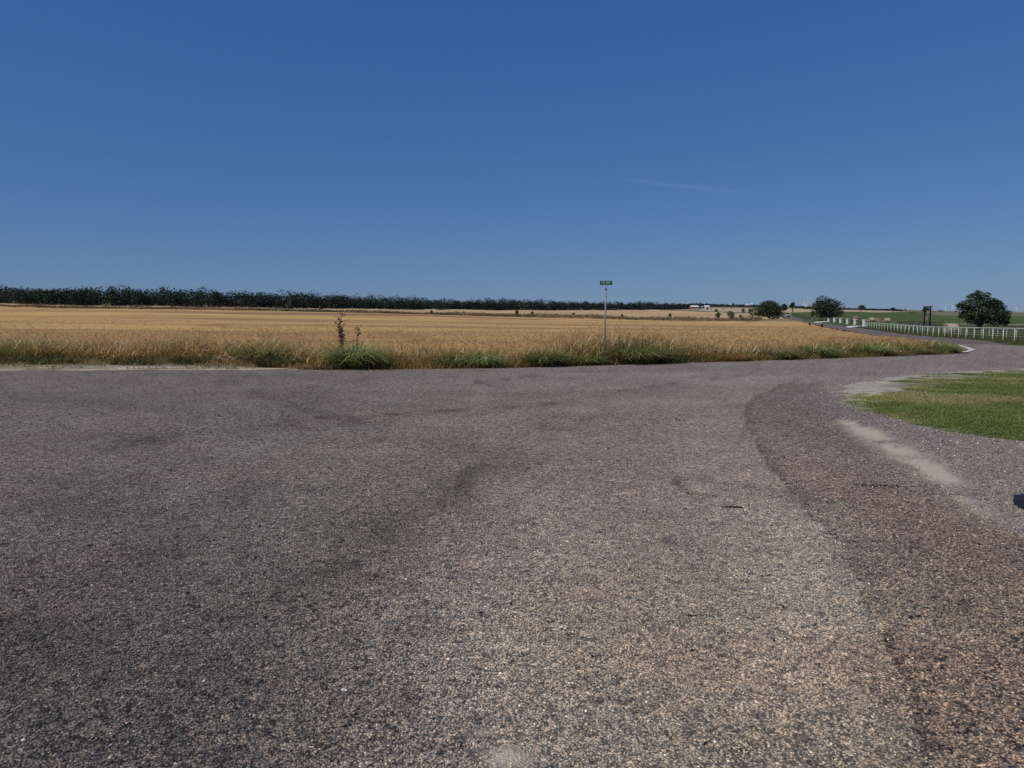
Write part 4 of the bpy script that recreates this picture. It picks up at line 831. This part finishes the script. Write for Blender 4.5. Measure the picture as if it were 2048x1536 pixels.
for cx2, cz2, a0 in ((hw-c_r, z0+c_r, -90), (hw-c_r, z1-c_r, 0), (-hw+c_r, z1-c_r, 90), (-hw+c_r, z0+c_r, 180)):
    for k in range(4): a = math.radians(a0+k*30); out.append((cx2+c_r*math.cos(a), cz2+c_r*math.sin(a)))
nn = len(out); bl.add([(p[0], -.0015, p[1]) for p in out]+[(p[0], .0015, p[1]) for p in out], [tuple(range(nn)), tuple(range(2*nn-1, nn-1, -1))]+[(i, nn+i, nn+(i+1) % nn, (i+1) % nn) for i in range(nn)])
blade = bl.build('sign_blade', M_SGN, sg)
def text(body, size, width, x, z, yy_, rot, parent):
    cu = bpy.data.curves.new('lettering', 'FONT'); cu.body = body; cu.size = size; cu.extrude = .0006; cu.align_x = 'CENTER'; cu.align_y = 'CENTER'; cu.offset = -.0012; cu.space_word = .8; cu.space_character = 1.12
    to = bpy.data.objects.new('t', cu); COL.objects.link(to); bpy.context.view_layer.update()
    me = bpy.data.meshes.new_from_object(to); bpy.data.objects.remove(to); me.materials.clear()
    xs_ = [v.co.x for v in me.vertices]; sc_ = width/(max(xs_)-min(xs_))
    for v in me.vertices: v.co.x *= sc_
    o = link('lettering', me, M_LET, parent); o.location = (x, yy_, z); o.rotation_euler = (PI/2, 0, rot); return o
text('CR 309', .135, bw*.70, -.012, (z0+z1)/2+.004, -.0035, 0, blade)
text('CR 309', .135, bw*.70, -.012, (z0+z1)/2+.004, .0035, PI, blade)

# ------------------------------------------------------------------ FENCES
M_WHT = simple('white_painted_pipe', (.55, .61, .52), .5, .12, 3)
M_WHT2 = simple('weathered_white_pipe', (.42, .47, .38), .6, .15, 3)
M_BLK = simple('black_iron', (.012, .013, .014), .5, .2, 5)
fa = Vector((hit(1734, 656.8)[0], hit(1734, 656.8)[1])); fb = Vector((44.0, 63.6)); 
fdir = (fb-fa); fL = fdir.length; fdir.normalize()
fe = fb+fdir*16
FH = 1.24
def g(p): return float(gz(p[0], p[1]))
pf = empty('pipe_fence', (fa.x, fa.y, g(fa)), 'long white pipe fence with evenly spaced posts running beside the side road', 'fence')
npost = 30; posts = [fa+fdir*(fL*i/(npost-1)) for i in range(npost)]+[fb+fdir*(fL/(npost-1)*k) for k in range(1, 7)]
base = Vector((fa.x, fa.y, g(fa)))
pm = MB().tube([(0, 0, -.3), (0, 0, FH-.02)], .038, 8).mesh('post', True)
for p in posts:
    o = link('post', pm, M_WHT, pf); o.location = Vector((p.x, p.y, g(p)))-base
MB().tube([Vector((p.x, p.y, g(p)+FH))-base for p in posts], .045, 8).build('top_rail', M_WHT, pf, True)
# second, lighter fence behind: five thin rails
fn = Vector((-fdir.y, fdir.x)); fn = fn if fn.x > 0 else -fn
f2 = empty('rail_fence', (fa.x+fn.x*4, fa.y+fn.y*4, 0), 'thin weathered pale fence with five rails standing just behind the white pipe fence', 'fence'); b2 = Vector(f2.location)
st_ = 8; p2 = [fa+fn*4.2+fdir*(fL*(i+.5)/(npost-1)) for i in range(0, npost+7)]
pm2 = MB().tube([(0, 0, -.2), (0, 0, 1.04)], .03, 6).mesh('post', True)
for p in p2: o = link('post', pm2, M_WHT2, f2); o.location = Vector((p.x, p.y, g(p)))-b2
for zz_ in (.08, .32, .56, .80, 1.02): MB().tube([Vector((p.x, p.y, g(p)+zz_))-b2 for p in p2], .019, 5).build('rail', M_WHT2, f2, True)
# stone pillars with iron fence
M_STN = simple('white_limestone', (.60, .60, .52), .9, .22, 5, bmp=.03)
PPX = [(1658, 644.3, 637, 4.6), (1670, 645.2, 635.6, 5.4), (1682, 647, 636.3, 5.6), (1695.6, 649, 637.2, 5.6), (1711, 650.8, 638.6, 6), (1729.3, 654.6, 639.2, 7)]
ef = None; PP = []
for (u, vb, vt, w_) in PPX: PP.append(hit(u, vb))
ef = empty('estate_fence', PP[-1], 'black iron picket fence between six white limestone pillars beside the side road', 'fence'); eb = Vector(PP[-1])
for (u, vb, vt, w_), p in zip(PPX, PP):
    y = p[1]; h = (vb-vt)*y/F; w = min(w_*y/F, .95)*.92
    s_ = MB(); zq = -.2; nr = 6
    for r_ in range(nr):                                         # courses of stone, slightly uneven
        hh_ = (h*.88+.2)/nr; s_.box((R.uniform(-.012, .012), R.uniform(-.012, .012), zq+hh_/2), (w*R.uniform(.96, 1.02), w*R.uniform(.96, 1.02), hh_-.012), .35); zq += hh_
    s_.box((0, 0, h*.44), (w*.9, w*.9, h*.86), .35)
    sh_ = s_.build('pillar', M_STN, ef); sh_.location = Vector(p)-eb
    MB().box((0, 0, h*.94), (w*1.25, w*1.25, h*.1), .35, .92).build('cap', M_STN, sh_)
for i in range(5):
    a, b_ = Vector(PP[i]), Vector(PP[i+1]); pn = MB(); n_ = 16
    for z_ in (.25, 1.25):
        pn.tube([a+Vector((0, 0, z_)), b_+Vector((0, 0, z_))], .03, 4)
    for k in range(1, n_): q = a.lerp(b_, k/n_); pn.tube([q+Vector((0, 0, .05)), q+Vector((0, 0, 1.45))], .022, 4)
    for q in pn.v[:0]: pass
    o = pn.build('iron_panel', M_BLK, ef); o.location = -eb
# dark pipe fence beyond the driveway, left of the multi-trunk tree
df = empty('dark_fence', hit(1585, 632), 'long dark wire fence along the side road left of the multi-trunked tree', 'fence'); db = Vector(df.location)
dp = [Vector(hit(u, v)) for u, v in ((1583, 631), (1592, 633.5), (1600, 635.5), (1610, 638.3), (1620, 641), (1632, 643.6))]; dq = []
for i in range(5):
    for k in range(4): dq.append(dp[i].lerp(dp[i+1], k/4))
pm3 = MB().tube([(0, 0, -.2), (0, 0, 1.5)], .06, 5).mesh('post')
for q in dq: o = link('post', pm3, M_BLK, df); o.location = q-db
for z_ in (.3, .6, .9, 1.2, 1.45): MB().tube([q+Vector((0, 0, z_))-db for q in dq], .025, 4).build('wire', M_BLK, df)
# black gate frame
yG = 158.; pg = at(1852, yG)
gf = empty('gate_frame', pg, 'tall black steel goalpost-shaped gate frame standing in the pasture', 'gate frame')
kz = yG/F; xl_, xr2 = (1845.5-1852)*kz, (1856.8-1852)*kz; gh = zrow(613.4, yG)-pg[2]
for xx_ in (xl_, xr2): MB().box((xx_, 0, gh/2-.1), (.24, .24, gh+.2)).build('upright', M_BLK, gf)
MB().box(((xl_+xr2)/2+.05, 0, gh+.002), (xr2-xl_+.62, .28, .22)).build('crossbeam', M_BLK, gf)
sb = MB(); sb.box(((xl_+xr2)/2, -.02, gh-.26), (xr2-xl_-.26, .03, .12)); sb.build('white_plate', M_WHT, gf)
# black corral panels
cf = empty('corral_fence', at(1800, 165), 'low black pipe corral fence running past the black gate frame', 'fence'); cb = Vector(cf.location)
cpts = [at(u, 165) for u in (1792, 1799.5, 1817, 1823, 1836, 1845, 1859, 1868, 1879)]
for p in cpts: MB().tube([Vector(p)-cb+Vector((0, 0, -.2)), Vector(p)-cb+Vector((0, 0, 1.35))], .06, 6).build('post', M_BLK, cf, True)
for z_ in (.35, .7, 1.05, 1.33): MB().tube([Vector(p)-cb+Vector((0, 0, z_)) for p in cpts], .04, 5).build('rail', M_BLK, cf)
# grey galvanised trough wall behind
wt = empty('stock_trough', at(1834, 175), 'long pale grey metal stock trough behind the black corral fence', 'trough')
tq = MB(); tq.box((0, 0, .35), (px(62, 175), 1.1, .7)); tq.build('trough_body', M_GALV, wt)
tw = MB(); tw.box((0, 0, .73), (px(62, 175)+.1, 1.25, .06)); tw.build('rim', M_GALV, wt)
# thin white pipe line across the pasture (far rail fence)
wf = empty('far_rail_fence', at(1960, 150), 'single pale rail on dark posts crossing the pasture behind the big round tree', 'fence'); wb = Vector(wf.location)
wq = [Vector(at(u, y)) for u, y in ((1882, 178), (1895, 172), (1915, 168), (1932, 165), (1950, 162), (1968, 160), (1985, 158), (2003, 156), (2022, 154), (2045, 152), (2070, 150), (2100, 148))]
for q in wq: MB().tube([q-wb+Vector((0, 0, -.2)), q-wb+Vector((0, 0, 1.9))], .035, 5).build('post', M_BLK, wf)
MB().tube([q-wb+Vector((0, 0, .75)) for q in wq], .05, 5).build('rail', M_WHT2, wf)
for z_ in (1.3, 1.8): MB().tube([q-wb+Vector((0, 0, z_)) for q in wq], .012, 4).build('wire', M_BLK, wf)

# ------------------------------------------------------------------ HAY BALES
M_HAY = None
m, t, b = nmat('hay'); tc = N(t, 'ShaderNodeTexCoord'); mp = N(t, 'ShaderNodeMapping'); mp.inputs['Scale'].default_value = (3, 14, 14); t.links.new(tc.outputs['Object'], mp.inputs[0])
nz = noise(t, 2.2, 6, .75, vec=mp.outputs[0]); t.links.new(ramp(t, nz, [(.3, (.26, .19, .14)), (.5, (.46, .36, .28)), (.7, (.62, .52, .43))]), b.inputs['Base Color']); bump(t, b, nz, .05); M_HAY = m
M_HAYD = simple('dark_brown_hay', (.24, .17, .11), .95, .35, 7, bmp=.04)  # darker brown hay for the end faces and two of the bales
def bale(pos, r, L, rz, label, mat=None):
    e = empty('hay_bale', pos, label, 'hay bale', 'round hay bales in the pasture', rz); rr = np.random.RandomState(int(pos[0]*7) % 999)
    v, f = [], []; nr, nc = 28, 11
    for i in range(nc):
        x = -L/2+L*i/(nc-1); ed = 1-.07*(abs(2*i/(nc-1)-1)**6)
        for k in range(nr):
            a = 2*PI*k/nr; q = r*ed*(1+.012*math.sin(i*4.1)+rr.normal(0, .012)); zz_ = q*math.sin(a)
            zz_ = max(zz_, -r*.93); v.append((x, q*math.cos(a), zz_+r*.93))
    for i in range(nc-1):
        for k in range(nr): f.append((i*nr+k, i*nr+(k+1) % nr, (i+1)*nr+(k+1) % nr, (i+1)*nr+k))
    mb_ = MB(); mb_.add(v, f); mb_.build('roll', mat or M_HAY, e, True)
    for s_, i in ((-1, 0), (1, nc-1)):
        eb_ = MB(); ring = v[i*nr:(i+1)*nr]; vs = list(ring); c = (s_*L/2+s_*.03, 0, r*.93)
        for q in (.66, .33): vs += [((1-q)*c[0]+q*p[0]+s_*.01, p[1]*q, (p[2]-c[2])*q+c[2]) for p in ring]
        vs.append(c); fs = []
        for lv in range(2):
            for k in range(nr): fs.append((lv*nr+k, lv*nr+(k+1) % nr, (lv+1)*nr+(k+1) % nr, (lv+1)*nr+k))
        fs += [(2*nr+k, 2*nr+(k+1) % nr, 3*nr) for k in range(nr)]
        eb_.add(vs, fs); eb_.build('end_face', M_HAYD, e, True)
    return e
pb = hit(1901, 666.8); bale(pb, .78, px(22, pb[1]), .12, 'large pale round hay bale right behind the white pipe fence')
pb = hit(1742, 644.6); bale(pb, .9, 1.9, .1, 'hay bale just right of the last white pillar')
pb = hit(1756, 645); bale(pb, .95, 1.5, 1.25, 'darker hay bale seen end-on in the middle of the row by the corral', M_HAYD)
pb = hit(1773, 645.6); bale(pb, .85, px(12, pb[1]), .1, 'bright hay bale lying sideways at the right end of the row by the corral')
pb = hit(1711, 641); bale(pb, .95, 2.0, .9, 'hay bale showing above the fifth white pillar', None)
pb = hit(1851, 641.5); bale(pb, 1.0, 1.6, 1.1, 'brown hay bale seen through the black gate frame', M_HAYD)
# ------------------------------------------------------------------ DRIVEWAYS
M_CONC = simple('white_concrete', (.66, .65, .60), .9, .08, 1)
def slab(name, pts, mat, dz=.06, th=.0):
    P = [Vector(hit(u, v)) for u, v in pts]; mb_ = MB(); n_ = len(P)
    mb_.add([p+Vector((0, 0, dz)) for p in P]+[p+Vector((0, 0, -.2)) for p in P], [tuple(range(n_))]+[(i, i+n_, (i+1) % n_+n_, (i+1) % n_) for i in range(n_)])
    return tag(mb_.build(name, mat), kind='structure')
slab('driveway', [(1692, 656), (1702, 656.8), (1708, 655.6), (1725, 653.6), (1716, 653.0), (1694, 654.2)], M_CONC, .2)
slab('driveway', [(1628, 646.4), (1632, 647.0), (1642, 645.8), (1656, 644.6), (1654, 643.4), (1632, 644.6)], M_CONC, .2)
slab('driveway', [(1567, 630.6), (1573, 631.0), (1582, 630.8), (1582.5, 628.8), (1572, 629.6)], M_CONC, .1)
# ------------------------------------------------------------------ BUILDINGS
M_RED = simple('barn_red', (.33, .085, .075), .8, .15, 1); M_WROOF = simple('white_metal_roof', (.75, .76, .78), .5, .04, 1); M_WALLW = simple('white_siding', (.70, .70, .68), .8, .06, 1)
M_DOOR = simple('dark_opening', (.03, .03, .035), .8, .1, 1); M_GREYW = simple('weathered_boards', (.30, .24, .22), .9, .2, 1)
def house(name, u, vb, wpx, hpx, roofpx, label, wall, roof, cat, depth=7, rz=.1, nwin=3, door=True, lean=None):
    p = hit(u, vb); k = p[1]/F; w, hw_, hr = wpx*k, (hpx-roofpx)*k, roofpx*k
    e = empty(name, p, label, cat, None, rz)
    MB().box((0, 0, hw_/2-.15), (w, depth, hw_+.3)).build('wall', wall, e)
    r_ = MB(); d2 = depth/2+.35; w2 = w/2+.3
    r_.add([(-w2, -d2, hw_), (w2, -d2, hw_), (w2, 0, hw_+hr), (-w2, 0, hw_+hr), (-w2, d2, hw_), (w2, d2, hw_), (-w2, -d2, hw_+.15), (w2, -d2, hw_+.15), (w2, 0, hw_+hr+.15), (-w2, 0, hw_+hr+.15), (-w2, d2, hw_+.15), (w2, d2, hw_+.15)],
           [(6, 7, 8, 9), (9, 8, 11, 10), (0, 3, 2, 1), (3, 4, 5, 2), (0, 1, 7, 6), (4, 10, 11, 5), (1, 2, 8, 7), (2, 5, 11, 8), (3, 0, 6, 9), (4, 3, 9, 10)])
    r_.build('roof', roof, e)
    for s_ in (-1, 1):
        gm_ = MB(); gm_.add([(s_*(w/2-.02), -depth/2, hw_), (s_*(w/2-.02), depth/2, hw_), (s_*(w/2-.02), 0, hw_+hr*.97)], [(0, 1, 2)]); gm_.build('gable', wall, e)
    for i in range(nwin):
        x = (-.36+.72*i/max(1, nwin-1))*w if nwin > 1 else w*.3
        if abs(x) < w*.08: continue
        f_ = MB().box((x, -depth/2-.03, hw_*.58), (w*.09, .08, hw_*.34)).build('window', M_WALLW, e); MB().box((x, -depth/2-.075, hw_*.58), (w*.07, .02, hw_*.27)).build('pane', M_DOOR, f_)
    if door: MB().box((0, -depth/2-.04, hw_*.38), (w*.13, .06, hw_*.74)).build('door', M_DOOR, e)
    return e
bn = house('red_barn', 1388, 619.2, 14, 8, 2.6, 'red barn with a bright white metal roof beyond the fields right of the sign', M_RED, M_WROOF, 'barn', 8, .05, 2)
kb = bn.location.y/F
MB().box((0, -4.6, .9), (14*kb*1.0, 1.2, 1.8)).build('board_skirt', M_GREYW, bn)
house('white_house', 1401.5, 617.4, 7, 4.8, 1.8, 'low white farmhouse next to the red barn', M_WALLW, M_WROOF, 'house', 8, .3, 3)
house('white_house', 1413, 616.6, 9, 5.4, 2.2, 'taller white farmhouse with the steeper roof, second building right of the red barn', M_WALLW, M_WROOF, 'house', 8, -.1, 3)
ptree('yard_tree', 1407, 617, 612, 5, 'dark yard tree between the two white farmhouses', 201, n=300, leaf=.7, k=5, pal=GRF, tr=.2, limbs=1)
ptree('yard_tree', 1415, 618.4, 614.6, 6, 'dark bush in front of the taller white farmhouse', 202, n=300, leaf=.6, k=5, pal=GRF, tr=.2, limbs=1)
ptree('yard_tree', 1377.5, 618.5, 612.3, 7, 'dark green tree on the left side of the red barn', 203, n=400, leaf=.7, k=6, pal=GRF, tr=.2, limbs=1)
for i, (u, vb, vt, w_, lab) in enumerate(((1423, 619.3, 616.8, 3, 'tiny dark bush in the field right of the farmhouses'), (1446, 619.5, 617, 2.5, 'tiny dark bush above the left light green shrub'), (1463.5, 617.6, 615, 3, 'tiny dark bush above the bigger light green shrub'))):
    ptree('shrub', u, vb, vt, w_, lab, 210+i, n=120, leaf=.5, k=4, pal=GRF, tr=.1, limbs=1, cat='shrub')
def farbuilding(u, v0, v1, wpx, y, label, roof=M_WROOF):
    x = (u-1024)/F*y; z1 = zrow(v1, y); z0_ = zrow(v0, y); zg = float(gz(x, y)); k = y/F; w = wpx*k
    e = empty('white_building', (x, y, min(zg, z0_)), label, 'building'); hb = z1-e.location.z
    MB().box((0, 0, hb*.5-.5), (w, 14, hb*1.0-1)).build('wall', M_WALLW, e)
    MB().add([(-w/2-.4, -7.5, hb-1.1), (w/2+.4, -7.5, hb-1.1), (w/2+.4, 0, hb+.6), (-w/2-.4, 0, hb+.6), (-w/2-.4, 7.5, hb-1.1), (w/2+.4, 7.5, hb-1.1)], [(0, 1, 2, 3), (3, 2, 5, 4), (0, 3, 4), (1, 5, 2)]).build('roof', roof, e)
    MB().box((0, -7.06, hb*.3), (w*.16, .1, hb*.45)).build('door', M_DOOR, e)
_yb = hit(1609.5, 613.6)[1]
farbuilding(1609.5, 613.4, 611.6, 9.5, _yb, 'long white building on the skyline below the wind turbines')
farbuilding(1457.5, 611, 608.4, 3.2, 1430, 'small white-roofed building among the distant trees, leftmost of three')
farbuilding(1491, 611, 608.2, 3, 1430, 'small white-roofed building among the distant trees, middle of three')
farbuilding(1500, 610, 607.4, 3.0, 1430, 'small white-roofed building among the distant trees, rightmost of three')
# ------------------------------------------------------------------ WIND TURBINES
M_TURB = simple('white_turbine', (.55, .60, .68), .5, .02, 1)
def turbine(u, vh, y, ang, label):
    x = (u-1024)/F*y; zg = float(gz(x, y)); zh = zrow(vh, y); 
    e = empty('wind_turbine', (x, y, zg), label, 'wind turbine', 'white wind turbines on the horizon'); H = zh-zg
    MB().tube([(0, 0, 0), (0, 0, H)], [2.6, 1.6], 10).build('tower', M_TURB, e, True)
    nb = MB(); nb.box((0, 1.5, H+1.5), (4, 10, 4)); nb.build('nacelle', M_TURB, e)
    MB().tube([(0, -3.5, H+1.5), (0, -6, H+1.5)], [2.2, .8], 8).build('hub', M_TURB, e, True)
    for k in range(3):
        a = math.radians(ang+120*k); d = Vector((math.sin(a), 0, math.cos(a))); q = Vector((d.z, 0, -d.x)); o_ = Vector((0, -4.6, H+1.5)); L = 26
        vs = []
        for t_, w0, w1 in ((.03, .9, .9), (.2, .8, 1.7), (.6, .6, .9), (1, .2, .25)):
            c = o_+d*L*t_; vs += [c-q*w0, c+q*w1, c+q*w1*.4+Vector((0, .7*(1-t_)+.1, 0)), c-q*w0*.6+Vector((0, .7*(1-t_)+.1, 0))]
        fs = [(0, 1, 2, 3), (15, 14, 13, 12)]
        for s_ in range(3):
            for j in range(4): fs.append((s_*4+j, s_*4+(j+1) % 4, (s_+1)*4+(j+1) % 4, (s_+1)*4+j))
        MB().add(vs, fs).build('blade', M_TURB, e)
for a_ in ((1601.8, 604.2, 4300, 20, 'faint wind turbine farthest left of the group on the skyline above the long white building'), (1605.6, 602.6, 3800, 60, 'second wind turbine from the left in the group above the long white building'),
           (1612.3, 603.2, 3200, 95, 'third wind turbine from the left in the group above the long white building'), (1615.8, 600.8, 3000, 5, 'tallest wind turbine in the group beside the multi-trunked tree'), (1620, 604.2, 4200, 40, 'wind turbine nearest the multi-trunked tree at the right of its group'),
           (1887, 609.4, 5200, 5, 'faint wind turbine above the skyline clumps right of the black gate frame'), (1899.8, 608.2, 4200, 25, 'wind turbine at the left side of the big round tree'), (1903.6, 612, 5200, 70, 'smaller wind turbine touching the left side of the big round tree'),
           (2024.8, 609.6, 4000, 85, 'nearer wind turbine at the far right of the skyline'), (2028, 612.5, 4600, 30, 'fainter wind turbine at the far right of the skyline')):
    turbine(*a_)
# ------------------------------------------------------------------ CATTLE
M_COW = simple('rust_red_hide', (.13, .045, .03), .8, .2, 3); M_COWW = simple('white_hide', (.6, .55, .48), .8, .1, 3)
def cow(pos, rz, label, head_down):
    e = empty('cow', pos, label, 'cow', None, rz)
    me = bpy.data.meshes.new('body'); hz = .35 if head_down else 1.45
    vs = [(0, 0, 1.05), (.55, 0, 1.08), (.95, 0, 1.18), (1.25, 0, 1.0 if head_down else 1.35), (1.45, 0, hz+.25 if head_down else hz), (1.75, 0, hz-.05), (-.55, 0, 1.08), (-.85, 0, 1.1),
          (.7, .2, .75), (.68, .22, .4), (.68, .22, .03), (.7, -.2, .75), (.68, -.22, .4), (.68, -.22, .03), (-.75, .22, .8), (-.85, .24, .42), (-.78, .24, .03), (-.75, -.22, .8), (-.85, -.24, .42), (-.78, -.24, .03), (-1.05, 0, .95), (-1.1, 0, .45)]
    ed = [(0, 1), (1, 2), (2, 3), (3, 4), (4, 5), (0, 6), (6, 7), (1, 8), (8, 9), (9, 10), (1, 11), (11, 12), (12, 13), (7, 14), (14, 15), (15, 16), (7, 17), (17, 18), (18, 19), (7, 20), (20, 21)]
    rd_ = [.42, .42, .32, .2, .17, .10, .43, .34, .17, .09, .07, .17, .09, .07, .2, .09, .07, .2, .09, .07, .05, .03]
    me.from_pydata(vs, ed, []); o = link('body', me, M_COW, e); mo = o.modifiers.new('skin', 'SKIN')
    for i, d in enumerate(me.skin_vertices[0].data): d.radius = (rd_[i], rd_[i]); d.use_root = (i == 0)
    o.modifiers.new('sub', 'SUBSURF').levels = 1
    hx = 1.62; MB().tube([(1.52, 0, hz+.1), (hx, 0, hz+.05), (1.86, 0, hz-.08)], [.13, .15, .09], 8).build('white_face', M_COWW, e, True)
    for s_ in (-1, 1): MB().tube([(1.42, s_*.12, hz+.2), (1.40, s_*.30, hz+.24)], [.05, .03], 6).build('ear', M_COW, e, True)
    return e
pc = hit(1822.5, 627.2); cow(pc, .3, 'rust-brown cow with lowered head on the pasture rise', True); pc = hit(1827.5, 626.6); cow(pc, PI*.9, 'rust-brown cow with raised head, right one of the two on the rise', False)
# ------------------------------------------------------------------ LITTER ON THE ROAD
M_DIRT = simple('black_crumbs', (.02, .018, .016), .9, .4, 40)
def crumbs(name, u, v, L, wd, n_, label, rz, size=.018):
    x, y = flat(u, v); e = MB(); rr_ = np.random.RandomState(int(u))
    for i in range(n_):
        t_ = rr_.uniform(-.5, .5); a = rr_.uniform(0, 6.28); cx2 = math.cos(rz)*t_*L+rr_.normal(0, wd); cy2 = math.sin(rz)*t_*L+rr_.normal(0, wd); s = size*rr_.uniform(.5, 1.2); h = s*rr_.uniform(.4, .9)
        vs = [(cx2+s*math.cos(a+k*1.257)*rr_.uniform(.7, 1.2), cy2+s*math.sin(a+k*1.257)*.7, .0) for k in range(5)]+[(cx2, cy2, h)]
        e.add(vs, [(k, (k+1) % 5, 5) for k in range(5)])
    o = e.build(name, M_DIRT); o.location = (x, y, .004); return tag(o, label, 'debris')
crumbs('tar_crumbs', 1757, 972, .30, .04, 75, 'oblong patch of black crumbs on the newer seal near the right shoulder', -.2, .012)
crumbs('leaf_debris', 1463, 1015, .13, .012, 26, 'small dark sliver of debris lying on the pale lane', -.15, .016)
crumbs('leaf_debris', 1383, 1232, .05, .008, 8, 'small dark crumb in the middle of the pale lane, upper of two', .1, .01)
crumbs('leaf_debris', 1380, 1303, .04, .006, 7, 'small dark crumb in the middle of the pale lane, lower of two', .1, .01)
crumbs('leaf_debris', 1828, 1234, .06, .006, 9, 'black scrap on the pink chips at the right', .3, .011)
M_PEB = simple('pale_pebble', (.42, .38, .33), .8, .15, 30)
def pebble(u, v, s, label, mat=M_PEB):
    x, y = flat(u, v); rr_ = np.random.RandomState(int(u*v) % 9999); vs = []
    for zr, rad in ((.02, .8), (.35, 1), (.75, .75)):
        for k in range(8): a = k*PI/4; q = rad*rr_.uniform(.8, 1.15)*s; vs.append((q*math.cos(a), q*math.sin(a)*.75, zr*s))
    vs.append((0, 0, s)); fs = [(i*8+k, i*8+(k+1) % 8, (i+1)*8+(k+1) % 8, (i+1)*8+k) for i in range(2) for k in range(8)]+[(16+k, 16+(k+1) % 8, 24) for k in range(8)]
    o = MB().add(vs, fs).build('pebble', mat); o.location = (x, y, .001); tag(o, label, 'pebble')
M_WP = simple('white_pebble', (.75, .73, .68), .7, .08, 20)
pebble(858, 1254, .016, 'tan pebble standing proud in the middle foreground'); pebble(425, 1095, .018, 'round grey pebble on the dark left part of the road', simple('grey_pebble', (.28, .28, .27), .8, .1, 20))
pebble(686, 1381, .009, 'left one of two tiny white chips in the foreground', M_WP); pebble(692, 1382, .008, 'right one of two tiny white chips in the foreground', M_WP); pebble(47, 1482, .009, 'white chip near the lower left corner', M_WP)
pebble(1476, 1239, .01, 'white chip on the pale lane left of the white stem', M_WP); pebble(818, 1233, .014, 'grey stone behind the tan pebble', simple('grey_stone', (.2, .2, .2), .8, .1, 20))
x0, y0_ = flat(1720, 1255); wtw = MB().tube([(-.035, .006, .006), (0, .001, .009), (.035, -.01, .006)], .0022, 5).build('straw', simple('white_stem', (.75, .72, .62), .7, .05, 10), None, True); wtw.location = (x0, y0_, .004); tag(wtw, 'short white dry stem lying on the right side of the road', 'straw')
# ------------------------------------------------------------------ ragged flat black slab half out of the frame
M_BSLAB = simple('plain_black', (.012, .012, .014), .6, .4, 25, spec=.4, bmp=.004)
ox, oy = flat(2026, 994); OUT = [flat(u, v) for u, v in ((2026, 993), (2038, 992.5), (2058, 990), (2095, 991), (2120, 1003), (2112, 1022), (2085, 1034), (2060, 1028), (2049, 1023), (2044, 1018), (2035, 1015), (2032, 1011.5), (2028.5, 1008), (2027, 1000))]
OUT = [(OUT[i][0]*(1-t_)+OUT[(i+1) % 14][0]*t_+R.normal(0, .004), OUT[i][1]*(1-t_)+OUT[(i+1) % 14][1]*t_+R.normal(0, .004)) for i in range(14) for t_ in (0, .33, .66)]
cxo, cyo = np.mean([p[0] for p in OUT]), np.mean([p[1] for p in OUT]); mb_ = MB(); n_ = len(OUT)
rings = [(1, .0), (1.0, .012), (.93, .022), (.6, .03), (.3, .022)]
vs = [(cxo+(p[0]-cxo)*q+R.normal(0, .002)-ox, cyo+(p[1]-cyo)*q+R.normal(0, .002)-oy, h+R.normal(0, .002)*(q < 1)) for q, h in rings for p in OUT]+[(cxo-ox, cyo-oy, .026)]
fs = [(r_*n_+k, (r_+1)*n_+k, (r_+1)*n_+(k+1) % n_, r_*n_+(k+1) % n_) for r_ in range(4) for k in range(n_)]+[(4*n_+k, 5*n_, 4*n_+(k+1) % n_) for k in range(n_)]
o = mb_.add(vs, fs).build('black_slab', M_BSLAB, None, True); o.location = (ox, oy, .002); tag(o, 'ragged flat black slab on the gravel shoulder at the right edge of the picture', 'rubber scrap')

# ------------------------------------------------------------------ AIR
hz = bpy.data.materials.new('thin_haze'); hz.use_nodes = True; t = hz.node_tree; t.nodes.clear()
ho = t.nodes.new('ShaderNodeOutputMaterial'); pv = t.nodes.new('ShaderNodeVolumePrincipled'); pv.inputs['Density'].default_value = .000025; pv.inputs['Color'].default_value = (.72, .82, 1.0, 1); pv.inputs['Anisotropy'].default_value = .1
t.links.new(pv.outputs[0], ho.inputs['Volume'])
hb_ = MB().box((0, 4700, 95), (26000, 10200, 210)).build('haze', hz); tag(hb_, 'thin dry summer haze over the whole plain', 'haze', kind='stuff')
